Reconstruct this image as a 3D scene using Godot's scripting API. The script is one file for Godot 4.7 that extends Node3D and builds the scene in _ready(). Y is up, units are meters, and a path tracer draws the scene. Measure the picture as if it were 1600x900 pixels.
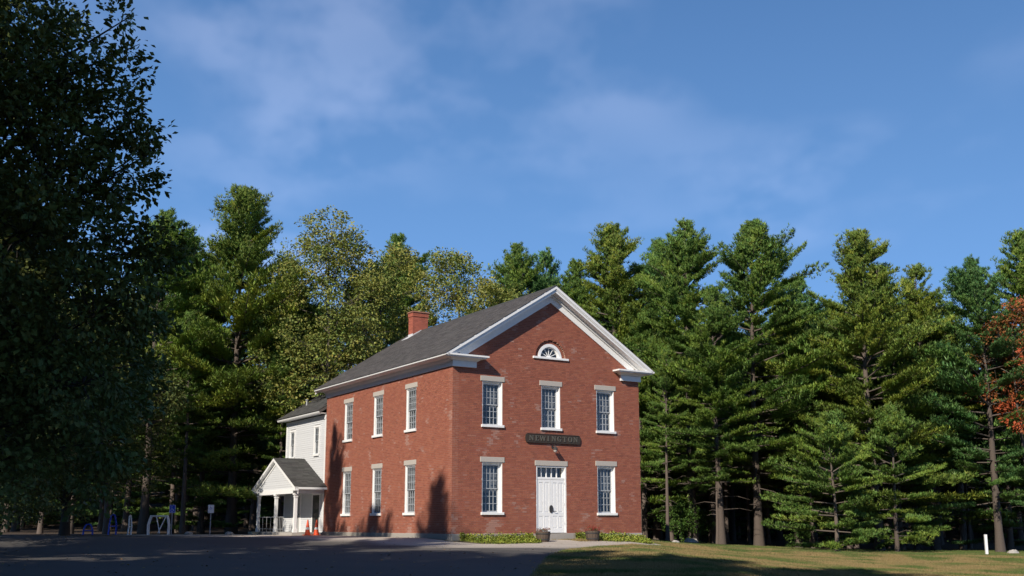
extends Node3D
# A two-storey brick hall with a white annex at the edge of a pine wood. Metres, y up, the camera looks along -z.

const HALL_AT := Vector3(-2.493, 1.05, -44.0)   # near corner of the brick hall
const HALL_TURN := 31.8                         # degrees; local x runs along the gable front, local -z along the side
const WIDE := 9.92
const LONG := 13.9
const SUN := Vector3(-0.391, 0.552, 0.736)      # towards the sun
const COURSE := 0.075
const CLOUD_AT := Vector2(3.1, 0.0)

var rng := RandomNumberGenerator.new()
var M := {}
var used := {}
var blotch := FastNoiseLite.new()
var fine := FastNoiseLite.new()


# ------------------------------------------------------------------ mesh builder
class MB:
	var v := PackedVector3Array()
	var n := PackedVector3Array()
	var c := PackedColorArray()

	func tri(a: Vector3, b: Vector3, d: Vector3, col: Color) -> void:   # counter-clockwise seen from outside
		var nn := (b - a).cross(d - a).normalized()
		v.append(a); v.append(d); v.append(b)
		n.append(nn); n.append(nn); n.append(nn)
		c.append(col); c.append(col); c.append(col)

	func quad(a: Vector3, b: Vector3, d: Vector3, e: Vector3, col: Color) -> void:
		tri(a, b, d, col)
		tri(a, d, e, col)

	func box(lo: Vector3, hi: Vector3, col := Color.WHITE, bottom := true) -> void:
		var a := lo
		var b := hi
		quad(Vector3(a.x, a.y, b.z), Vector3(b.x, a.y, b.z), Vector3(b.x, b.y, b.z), Vector3(a.x, b.y, b.z), col)
		quad(Vector3(b.x, a.y, a.z), Vector3(a.x, a.y, a.z), Vector3(a.x, b.y, a.z), Vector3(b.x, b.y, a.z), col)
		quad(Vector3(a.x, a.y, a.z), Vector3(a.x, a.y, b.z), Vector3(a.x, b.y, b.z), Vector3(a.x, b.y, a.z), col)
		quad(Vector3(b.x, a.y, b.z), Vector3(b.x, a.y, a.z), Vector3(b.x, b.y, a.z), Vector3(b.x, b.y, b.z), col)
		quad(Vector3(a.x, b.y, b.z), Vector3(b.x, b.y, b.z), Vector3(b.x, b.y, a.z), Vector3(a.x, b.y, a.z), col)
		if bottom:
			quad(Vector3(a.x, a.y, a.z), Vector3(b.x, a.y, a.z), Vector3(b.x, a.y, b.z), Vector3(a.x, a.y, b.z), col)

	# a box whose front (+z) edges are chamfered
	func slab(lo: Vector3, hi: Vector3, k: float, col := Color.WHITE) -> void:
		var p := PackedVector2Array([Vector2(lo.x, lo.y), Vector2(hi.x, lo.y), Vector2(hi.x, hi.y), Vector2(lo.x, hi.y)])
		var q := PackedVector2Array([Vector2(lo.x + k, lo.y + k), Vector2(hi.x - k, lo.y + k), Vector2(hi.x - k, hi.y - k), Vector2(lo.x + k, hi.y - k)])
		for i in 4:
			var j := (i + 1) % 4
			quad(_at(p[i], lo.z), _at(p[j], lo.z), _at(p[j], hi.z - k), _at(p[i], hi.z - k), col)
			quad(_at(p[i], hi.z - k), _at(p[j], hi.z - k), _at(q[j], hi.z), _at(q[i], hi.z), col)
		quad(_at(q[0], hi.z), _at(q[1], hi.z), _at(q[2], hi.z), _at(q[3], hi.z), col)
		quad(_at(p[3], lo.z), _at(p[2], lo.z), _at(p[1], lo.z), _at(p[0], lo.z), col)

	func _at(p: Vector2, z: float) -> Vector3:
		return Vector3(p.x, p.y, z)

	# convex or simple polygon in the xy plane, counter-clockwise, extruded from z0 to z1
	func prism(p: PackedVector2Array, z0: float, z1: float, col := Color.WHITE) -> void:
		var area := 0.0
		for i in p.size():
			area += p[i].cross(p[(i + 1) % p.size()])
		if area < 0:
			p = p.duplicate()
			p.reverse()
		for i in p.size():
			var j := (i + 1) % p.size()
			quad(_at(p[i], z0), _at(p[j], z0), _at(p[j], z1), _at(p[i], z1), col)
		var t := Geometry2D.triangulate_polygon(p)
		for i in range(0, t.size(), 3):
			var a := p[t[i]]
			var b := p[t[i + 1]]
			var d := p[t[i + 2]]
			if (b - a).cross(d - a) < 0:
				var s := b
				b = d
				d = s
			tri(_at(a, z1), _at(b, z1), _at(d, z1), col)
			tri(_at(a, z0), _at(d, z0), _at(b, z0), col)

	func tube(pts: Array, radii: Array, sides: int, col := Color.WHITE, close := true) -> void:
		var rings := []
		var side := Vector3.RIGHT
		for i in pts.size():
			var d: Vector3 = (pts[mini(i + 1, pts.size() - 1)] - pts[maxi(i - 1, 0)]).normalized()
			if absf(d.dot(side)) > 0.9:
				side = Vector3.FORWARD if absf(d.z) < 0.8 else Vector3.UP
			var x := (side - d * side.dot(d)).normalized()
			var y := d.cross(x)
			side = x
			var r := []
			for k in sides:
				var a := TAU * k / sides
				r.append([pts[i] + (x * cos(a) + y * sin(a)) * radii[i], x * cos(a) + y * sin(a)])
			rings.append(r)
		for i in pts.size() - 1:
			for k in sides:
				var l := (k + 1) % sides
				var q := [rings[i][k], rings[i][l], rings[i + 1][l], rings[i + 1][k]]
				for w in [0, 2, 1, 0, 3, 2]:
					v.append(q[w][0]); n.append(q[w][1]); c.append(col)
		if close:
			for e in [0, pts.size() - 1]:
				for k in range(1, sides - 1):
					if e == 0:
						tri(rings[e][0][0], rings[e][k + 1][0], rings[e][k][0], col)
					else:
						tri(rings[e][0][0], rings[e][k][0], rings[e][k + 1][0], col)

	# turned profile: [radius, height] pairs round the y axis
	func lathe(profile: Array, sides: int, at := Vector3.ZERO, col := Color.WHITE) -> void:
		for i in profile.size() - 1:
			for k in sides:
				var a0 := TAU * k / sides
				var a1 := TAU * (k + 1) / sides
				var p: Array = profile[i]
				var q: Array = profile[i + 1]
				var A := at + Vector3(cos(a0) * p[0], p[1], -sin(a0) * p[0])
				var B := at + Vector3(cos(a1) * p[0], p[1], -sin(a1) * p[0])
				var C := at + Vector3(cos(a1) * q[0], q[1], -sin(a1) * q[0])
				var D := at + Vector3(cos(a0) * q[0], q[1], -sin(a0) * q[0])
				if p[0] > 0.0001:
					tri(A, B, C, col)
				if q[0] > 0.0001:
					tri(A, C, D, col)

	func add(o: MB, t: Transform3D, tint := Color.WHITE) -> void:
		v.append_array(t * o.v)
		n.append_array(Transform3D(t.basis.orthonormalized(), Vector3.ZERO) * o.n)
		if tint == Color.WHITE:
			c.append_array(o.c)
		else:
			var cc := o.c.duplicate()
			for i in cc.size():
				cc[i] = cc[i] * tint
			c.append_array(cc)

	# mirrored left to right about x = at
	func mirror(o: MB, at: float) -> void:
		for i in o.v.size():
			var k: int = i - i % 3 + [0, 2, 1][i % 3]
			v.append(Vector3(2 * at - o.v[k].x, o.v[k].y, o.v[k].z))
			n.append(Vector3(-o.n[k].x, o.n[k].y, o.n[k].z))
			c.append(o.c[k])

	func mesh(m: Material) -> ArrayMesh:
		var a := []
		a.resize(Mesh.ARRAY_MAX)
		a[Mesh.ARRAY_VERTEX] = v
		a[Mesh.ARRAY_NORMAL] = n
		a[Mesh.ARRAY_COLOR] = c
		var out := ArrayMesh.new()
		out.add_surface_from_arrays(Mesh.PRIMITIVE_TRIANGLES, a)
		out.surface_set_material(0, m)
		return out


# ------------------------------------------------------------------ scene helpers
func numbered(called: String) -> String:
	if not used.has(called):
		used[called] = 0
		return called
	used[called] += 1
	return "%s_%03d" % [called, used[called]]


func thing(called: String, label: String, category: String, at := Vector3.ZERO, turn := 0.0, group := "") -> Node3D:
	var o := Node3D.new()
	o.name = numbered(called)
	add_child(o)
	o.position = at
	o.rotation_degrees.y = turn
	o.set_meta("label", label)
	o.set_meta("category", category)
	if group:
		o.set_meta("group", group)
	return o


func holder(called: String, parent: Node3D, at := Vector3.ZERO, turn := 0.0) -> Node3D:
	var o := Node3D.new()
	o.name = called
	parent.add_child(o, true)
	o.position = at
	o.rotation_degrees.y = turn
	return o


func part(called: String, mesh: Mesh, parent: Node3D, at := Vector3.ZERO) -> MeshInstance3D:
	var o := MeshInstance3D.new()
	o.name = called
	o.mesh = mesh
	parent.add_child(o, true)
	o.position = at
	return o


func structure(called: String, mesh: Mesh) -> MeshInstance3D:
	var o := part(called, mesh, self)
	o.set_meta("kind", "structure")
	return o


func noise_texture(seed_: int, freq: float, lo: Color, hi: Color, size := 512, octaves := 4) -> NoiseTexture2D:
	var f := FastNoiseLite.new()
	f.seed = seed_
	f.frequency = freq
	f.fractal_octaves = octaves
	var t := NoiseTexture2D.new()
	t.width = size
	t.height = size
	t.seamless = true
	t.noise = f
	var g := Gradient.new()
	g.set_color(0, lo)
	g.set_color(1, hi)
	t.color_ramp = g
	return t


func grey_noise(seed_: int, freq: float, size := 512) -> NoiseTexture2D:
	return noise_texture(seed_, freq, Color.BLACK, Color.WHITE, size)


# a material whose base colour is in real (linear) values; `wear` is how far fine mottling goes below white
func mat(called: String, col: Color, rough: float, wear := 0.0, freq := 0.03, scale := 0.7, relief := 0.0) -> StandardMaterial3D:
	var m := StandardMaterial3D.new()
	m.resource_name = called
	m.albedo_color = col.linear_to_srgb()
	m.roughness = rough
	m.vertex_color_use_as_albedo = true
	if wear > 0.0:
		m.albedo_texture = noise_texture(hash(called) % 1000, freq, Color(1 - wear, 1 - wear, 1 - wear), Color.WHITE)
		m.uv1_triplanar = true
		m.uv1_world_triplanar = true
		m.uv1_scale = Vector3.ONE * scale
	if relief > 0.0:
		m.heightmap_enabled = true
		m.heightmap_texture = m.albedo_texture
		m.heightmap_scale = relief
	M[called] = m
	return m


func leaf_mat(called: String, col: Color, through: Color, rough := 0.55) -> StandardMaterial3D:
	var m := mat(called, col, rough)
	m.backlight_enabled = true
	m.backlight = through
	m.cull_mode = BaseMaterial3D.CULL_DISABLED
	m.metallic_specular = 0.35
	return m


func smooth(a: float, b: float, x: float) -> float:
	return smoothstep(a, b, x)


func ground_y(x: float, z: float) -> float:
	var d := -z
	var k := smooth(41.5, 45.5, d - 0.62 * clampf(x + 2.49, 0, 8.4))
	var b := 0.0172 * maxf(d, -15.0) * (1 - k) + 0.95 * k + 12.0 * smooth(92, 160, d)
	return b - 1.05 * (1 - exp(-maxf(0, x - 4.8) / 8.0)) * smooth(3, 25, d)


# ------------------------------------------------------------------ ready
func _ready() -> void:
	rng.seed = 4711
	blotch.seed = 3
	blotch.frequency = 0.12
	fine.seed = 8
	fine.frequency = 0.9
	camera_and_light()
	materials()
	make_ground()
	make_hall()
	make_annex()
	make_trees()
	make_objects()
	make_plants()


func camera_and_light() -> void:
	var cam := Camera3D.new()
	cam.name = "camera"
	cam.projection = Camera3D.PROJECTION_FRUSTUM
	cam.near = 0.1
	cam.far = 1500.0
	cam.size = 0.1 * 900.0 / 1650.0
	cam.frustum_offset = Vector2(0, 0.1 * 70.0 / 1650.0)
	add_child(cam)
	cam.position = Vector3(0, 1.6, 0)
	cam.rotation_degrees.x = 10.2
	cam.current = true

	var sun := DirectionalLight3D.new()
	sun.name = "sun"
	add_child(sun)
	sun.look_at_from_position(SUN * 100.0, Vector3.ZERO)
	sun.light_energy = 1.55
	sun.light_color = Color(1.0, 0.96, 0.9)
	sun.light_angular_distance = 0.5
	sun.shadow_enabled = true
	sun.sky_mode = DirectionalLight3D.SKY_MODE_LIGHT_ONLY

	var e := Environment.new()
	e.tonemap_mode = Environment.TONE_MAPPER_LINEAR
	e.tonemap_exposure = 1.22
	e.background_mode = Environment.BG_SKY
	var sky := Sky.new()
	var s := ProceduralSkyMaterial.new()
	s.sky_top_color = Color(0.021, 0.073, 0.215).linear_to_srgb()
	s.sky_horizon_color = Color(0.235, 0.495, 0.96).linear_to_srgb()
	s.sky_curve = 0.28
	s.ground_horizon_color = Color(0.10, 0.10, 0.09).linear_to_srgb()
	s.ground_bottom_color = Color(0.05, 0.05, 0.045).linear_to_srgb()
	s.sky_cover = wisps()
	s.sky_cover_modulate = Color(1, 1, 1, 1)
	sky.sky_material = s
	e.sky = sky
	e.sdfgi_enabled = true
	e.ssao_enabled = true
	e.ssil_enabled = true
	var w := WorldEnvironment.new()
	w.name = "sky_and_air"
	w.environment = e
	add_child(w)


# thin high cloud, the same kind all round the sky
func wisps() -> ImageTexture:
	var wide := 2048
	var high := 1024
	var im := Image.create(wide, high, false, Image.FORMAT_RGBA8)
	im.fill(Color(0, 0, 0, 0))
	var a := FastNoiseLite.new()
	a.seed = 21
	a.frequency = 1.0
	a.fractal_octaves = 6
	a.fractal_gain = 0.58
	var b := FastNoiseLite.new()
	b.seed = 5
	b.frequency = 1.0
	b.fractal_octaves = 3
	for y in range(0, 512):
		var up := (0.5 - (y + 0.5) / high) * PI
		var h := sin(up)
		for x in wide:
			var az := (x + 0.5) / wide * TAU
			# a flat layer overhead, seen in perspective
			var k := cos(up) / (h + 0.12)
			var px := sin(az) * k
			var pz := cos(az) * k
			var big := b.get_noise_2d(px * 0.9 + CLOUD_AT.x, pz * 0.9 + CLOUD_AT.y)
			var t := clampf(big * 1.6 + 0.16, 0.0, 1.0)
			if t > 0.0:
				var w := a.get_noise_3d(px * 2.6, pz * 2.0, 0.4)
				var m := t * clampf(w * 1.9 + 0.5, 0.0, 1.0)
				if m > 0.01:
					im.set_pixel(x, y, Color(0.58, 0.56, 0.57, m * 0.36))
	return ImageTexture.create_from_image(im)


func materials() -> void:
	mat("white_paint", Color(0.82, 0.82, 0.81), 0.55, 0.05, 0.02, 0.5)
	mat("clapboard_paint", Color(0.64, 0.655, 0.67), 0.6, 0.05, 0.02, 0.5)
	mat("sash_paint", Color(0.34, 0.365, 0.39), 0.6)  # white sashes greyed, the shade over them put into the colour
	mat("mortar", Color(0.46, 0.325, 0.255), 0.95, 0.25, 0.05, 1.3)
	mat("brick", Color.WHITE, 0.9, 0.14, 0.08, 2.1)
	mat("granite", Color(0.50, 0.46, 0.41), 0.85, 0.35, 0.09, 1.5, 0.6)
	mat("lintel_stone", Color(0.60, 0.55, 0.49), 0.85, 0.30, 0.09, 1.5)
	mat("shingle", Color.WHITE, 0.95, 0.3, 0.1, 3.0)
	mat("roof_felt", Color(0.085, 0.082, 0.08), 0.95)
	mat("plaster", Color(0.34, 0.32, 0.28), 0.9)
	mat("blind", Color(0.17, 0.185, 0.20), 0.9, 0.2, 0.02, 1.0)
	mat("metal_dark", Color(0.04, 0.038, 0.036), 0.5)
	mat("metal_grey", Color(0.35, 0.36, 0.37), 0.45)
	mat("lead", Color(0.55, 0.56, 0.57), 0.5)
	mat("sign_wood", Color(0.060, 0.042, 0.030), 0.75, 0.4, 0.05, 2.0)
	mat("sign_letter", Color(0.088, 0.083, 0.070), 0.75)
	mat("bark", Color.WHITE, 0.95, 0.55, 0.06, 1.2, 1.5)
	mat("asphalt", Color.WHITE, 0.93, 0.45, 0.22, 0.9, 0.25)
	mat("soil", Color.WHITE, 1.0, 0.5, 0.12, 0.6, 1.0)
	mat("barrel_wood", Color(0.15, 0.105, 0.075), 0.8, 0.4, 0.06, 3.0)
	mat("cone_orange", Color(0.75, 0.09, 0.02), 0.45)
	mat("cone_band", Color(0.75, 0.74, 0.70), 0.4)
	mat("blue_plastic", Color(0.02, 0.07, 0.55), 0.4)
	mat("stone", Color(0.50, 0.47, 0.43), 0.9, 0.3, 0.08, 2.0, 0.5)
	mat("door_grey", Color(0.42, 0.42, 0.41), 0.6)
	var glass := mat("glass", Color(0.05, 0.06, 0.07, 0.12), 0.04)
	glass.vertex_color_use_as_albedo = false
	glass.albedo_color = Color(0.25, 0.28, 0.3, 0.14)
	glass.transparency = BaseMaterial3D.TRANSPARENCY_ALPHA
	glass.metallic_specular = 0.6
	leaf_mat("needles", Color(0.92, 1.0, 0.9), Color(0.30, 0.34, 0.12), 0.5)
	leaf_mat("needles_blue", Color(0.75, 0.98, 1.25), Color(0.25, 0.32, 0.16), 0.5)
	leaf_mat("needles_gold", Color(1.12, 1.05, 0.85), Color(0.36, 0.34, 0.12), 0.5)
	leaf_mat("leaves", Color.WHITE, Color(0.45, 0.45, 0.16))
	leaf_mat("grass", Color.WHITE, Color(0.3, 0.3, 0.12), 0.7)


# ------------------------------------------------------------------ ground
func in_hall(x: float, z: float, margin: float) -> bool:
	var p := Vector3(x, 0, z) - Vector3(HALL_AT.x, 0, HALL_AT.z)
	p = p.rotated(Vector3.UP, -deg_to_rad(HALL_TURN))
	return p.x > -margin and p.x < WIDE + margin and p.z < margin and p.z > -20.2 - margin


func hall_point(x: float, y: float, z: float) -> Vector3:
	return HALL_AT + Vector3(x, y, z).rotated(Vector3.UP, deg_to_rad(HALL_TURN))


var lot := PackedVector2Array([   # x, depth of the paved lot
	Vector2(-1.2, 2), Vector2(-0.4, 12), Vector2(0.2, 19), Vector2(0.51, 24.4), Vector2(0.75, 28.2), Vector2(1.25, 34.1), Vector2(1.91, 37.8),
	Vector2(3.13, 40.6), Vector2(4.54, 42.5), Vector2(5.7, 44.5), Vector2(6.7, 47.3), Vector2(6.3, 48.1), Vector2(5.4, 47.5), Vector2(4.4, 46.5),
	Vector2(2.9, 45.6), Vector2(2.45, 46.3), Vector2(1.5, 45.9), Vector2(1.15, 44.5), Vector2(0.2, 43.6), Vector2(-1.2, 42.9), Vector2(-2.6, 43.5),
	Vector2(-3.2, 44.4), Vector2(-10.2, 55.6), Vector2(-12.6, 60.2), Vector2(-30, 58), Vector2(-44, 50), Vector2(-40, 20), Vector2(-20, 2)])


func on_ground(p: Vector3) -> Vector3:
	return Vector3(p.x, ground_y(p.x, p.z) + 0.02, p.z)


func make_ground() -> void:
	var mb := MB.new()
	var xs := []
	var zs := []
	var x := -400.0
	while x <= 400.0:
		xs.append(x)
		x += 1.0 if x >= -36 and x < 46 else (4.0 if x >= -80 and x < 80 else 40.0)
	var d := -200.0
	while d <= 520.0:
		zs.append(d)
		d += 1.0 if d >= -4 and d < 76 else (4.0 if d >= -40 and d < 160 else 40.0)
	var thatch := Color(0.17, 0.135, 0.068)
	var litter := Color(0.10, 0.062, 0.035)
	for i in xs.size() - 1:
		for j in zs.size() - 1:
			var p := []
			var cols := []
			for q in [[i, j], [i + 1, j], [i + 1, j + 1], [i, j + 1]]:
				var px: float = xs[q[0]]
				var pd: float = zs[q[1]]
				p.append(Vector3(px, ground_y(px, -pd), -pd))
				var g := blotch.get_noise_2d(px * 1.5, pd * 1.5)
				var wood := smooth(59, 63, pd + g * 5) if px > 3 else smooth(56, 59, pd + g * 4)
				cols.append(thatch.lerp(litter, maxf(wood, 0.0)))
			for k in [[0, 1, 2], [0, 2, 3]]:
				for w in [k[0], k[2], k[1]]:
					mb.v.append(p[w])
					mb.n.append(Vector3.UP)
					mb.c.append(cols[w])
	structure("ground", mb.mesh(M.soil))
	# the paved lot: worn asphalt, its colour turning pale towards the hall
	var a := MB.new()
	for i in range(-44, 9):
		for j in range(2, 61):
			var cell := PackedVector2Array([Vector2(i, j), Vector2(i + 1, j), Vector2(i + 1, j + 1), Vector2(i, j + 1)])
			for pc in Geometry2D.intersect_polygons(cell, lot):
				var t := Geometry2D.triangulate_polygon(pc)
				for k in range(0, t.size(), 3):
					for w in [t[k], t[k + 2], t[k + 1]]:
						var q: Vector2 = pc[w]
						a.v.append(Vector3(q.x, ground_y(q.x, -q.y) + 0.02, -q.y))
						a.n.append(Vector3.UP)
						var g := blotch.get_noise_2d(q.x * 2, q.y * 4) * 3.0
						var pale_mix := smooth(37.5, 41.0, q.y + g + maxf(0, -2 - q.x) * -0.9 - maxf(0, q.x) * 0.25)
						a.c.append(Color(0.105, 0.097, 0.090).lerp(Color(0.74, 0.65, 0.55), pale_mix) * (1.0 + 0.25 * fine.get_noise_2d(q.x, q.y)))
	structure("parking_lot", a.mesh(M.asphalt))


# ------------------------------------------------------------------ brickwork
# Courses of bricks on the plane z = 0 of `parent`, u from u0 to u1. `gaps` are Rect2 openings, `extent` gives [from, to] at a height.
func brick_wall(parent: Node3D, u0: float, u1: float, top: float, gaps: Array, extent: Callable, seed_: int, arch := Vector3.ZERO, thick := 0.3) -> void:
	var wall := MB.new()
	var bricks := MB.new()
	var r := RandomNumberGenerator.new()
	r.seed = seed_
	var rows := int(ceil(top / COURSE))
	for row in rows:
		var y := row * COURSE
		var mid := y + COURSE / 2
		var ends: Array = extent.call(mid)
		var spans := [[maxf(u0, ends[0]), minf(u1, ends[1])]]
		var cuts := []
		for g: Rect2 in gaps:
			if mid > g.position.y and mid < g.end.y:
				cuts.append([g.position.x, g.end.x])
		if arch != Vector3.ZERO and mid > arch.y and mid < arch.y + arch.z:
			var half := sqrt(arch.z * arch.z - (mid - arch.y) * (mid - arch.y))
			cuts.append([arch.x - half, arch.x + half])
		for cut in cuts:
			var next := []
			for s in spans:
				if cut[1] <= s[0] or cut[0] >= s[1]:
					next.append(s)
					continue
				if cut[0] > s[0]:
					next.append([s[0], cut[0]])
				if cut[1] < s[1]:
					next.append([cut[1], s[1]])
			spans = next
		for s in spans:
			if s[1] - s[0] < 0.02:
				continue
			wall.box(Vector3(s[0], y, -thick), Vector3(s[1], y + COURSE, -0.007))
			var header := row % 7 == 3
			var size := 0.105 if header else 0.21
			var u: float = floorf((s[0] - u0) / size) * size + u0 - (size / 2 if row % 2 else 0.0)
			while u < s[1]:
				var a: float = maxf(u, s[0] + 0.003)
				var b: float = minf(u + size - 0.010, s[1] - 0.003)
				if b - a > 0.03:
					var out := r.randf_range(-0.0015, 0.002)
					bricks_col(bricks, a, b, y, out, r, gaps)
				u += size
	var w := part("wall", wall.mesh(M.mortar), parent)
	var k := part("brickwork", bricks.mesh(M.brick), w)
	k.set_meta("kind", "stuff")


func bricks_col(bricks: MB, a: float, b: float, y: float, out: float, r: RandomNumberGenerator, gaps: Array) -> void:
	var col := Color(0.330, 0.106, 0.064)
	var q := r.randf()
	if q < 0.06:
		col = Color(0.275, 0.090, 0.056)
	elif q < 0.35:
		col = Color(0.365, 0.124, 0.073)
	elif q < 0.55:
		col = Color(0.308, 0.097, 0.059)
	col = col * r.randf_range(0.94, 1.06)
	var patch := blotch.get_noise_2d(a * 9.0 + 40.0, y * 7.0) - 0.42 + r.randf_range(-0.16, 0.16)
	# lime bloom washed out of the joints under the sills and along the base
	for g: Rect2 in gaps:
		if g.size.y > 1.0 and a > g.position.x - 0.15 and b < g.end.x + 0.15 and y < g.position.y - 0.1 and y > g.position.y - 0.95:
			patch += 0.26
	if y < 0.45:
		patch += 0.14
	if patch > 0:
		col = col.lerp(Color(0.50, 0.36, 0.31), minf(patch * 1.8, 0.4))
	col.a = 1.0
	bricks.box(Vector3(a, y + 0.005, -0.02), Vector3(b, y + COURSE - 0.005, out), col, true)


func roof_y(x: float) -> float:
	return 7.60 + (x + 0.45) * 0.63


# one sloping trim board under the roof line, cut plumb at the ridge
func rake_board(mb: MB, a: float, b: float, z0: float, z1: float, xe: float) -> void:
	var ridge := WIDE / 2
	for s in [0, 1]:
		var p := PackedVector2Array([Vector2(xe, roof_y(xe) - b), Vector2(ridge, roof_y(ridge) - b), Vector2(ridge, roof_y(ridge) - a), Vector2(xe, roof_y(xe) - a)])
		if s == 1:
			for i in 4:
				p[i].x = WIDE - p[i].x
		mb.prism(p, z0, z1)


# tabs of roof shingles on a slope: along runs from p0 by `along`, up the slope by `up`, outward normal nn
func shingles(p0: Vector3, along: Vector3, up: Vector3, nn: Vector3, r: RandomNumberGenerator, base: Color, cut = null) -> MB:
	var mb := MB.new()
	var la := along.length()
	var lu := up.length()
	var ea := along / la
	var eu := up / lu
	var rows := int(lu / 0.14)
	var step := lu / rows
	for row in rows:
		var u := -0.165 * (row % 2) - 0.07 * (row % 3)
		while u < la:
			var a := maxf(u, 0.0)
			var b := minf(u + 0.325, la)
			u += 0.33
			if cut != null:
				var lim: Array = cut.call(row * step)
				a = maxf(a, lim[0])
				b = minf(b, lim[1])
			if b - a < 0.02:
				continue
			var col := base * r.randf_range(0.72, 1.3)
			if blotch.get_noise_2d(u * 5.0, row * 0.9) > 0.35:
				col = col * 1.15
			col.a = 1.0
			var lift := 0.010 + r.randf_range(0, 0.004)
			var q0 := p0 + ea * a + eu * (row * step)
			var q1 := p0 + ea * b + eu * (row * step)
			var t0 := q0 + eu * (step * 1.25) + nn * 0.002
			var t1 := q1 + eu * (step * 1.25) + nn * 0.002
			var b0 := q0 + nn * lift
			var b1 := q1 + nn * lift
			if ea.cross(eu).dot(nn) > 0:
				mb.quad(b0, b1, t1, t0, col)
				mb.quad(q0, q1, b1, b0, col)
			else:
				mb.quad(b1, b0, t0, t1, col)
				mb.quad(q1, q0, b0, b1, col)
	return mb


var pane_meshes := {}


func pane(w: float, h: float) -> Mesh:
	var key := "%.3f %.3f" % [w, h]
	if not pane_meshes.has(key):
		var mb := MB.new()
		mb.quad(Vector3(0, 0, 0), Vector3(w, 0, 0), Vector3(w, h, 0), Vector3(0, h, 0), Color.WHITE)
		pane_meshes[key] = mb.mesh(M.glass)
	return pane_meshes[key]


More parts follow.
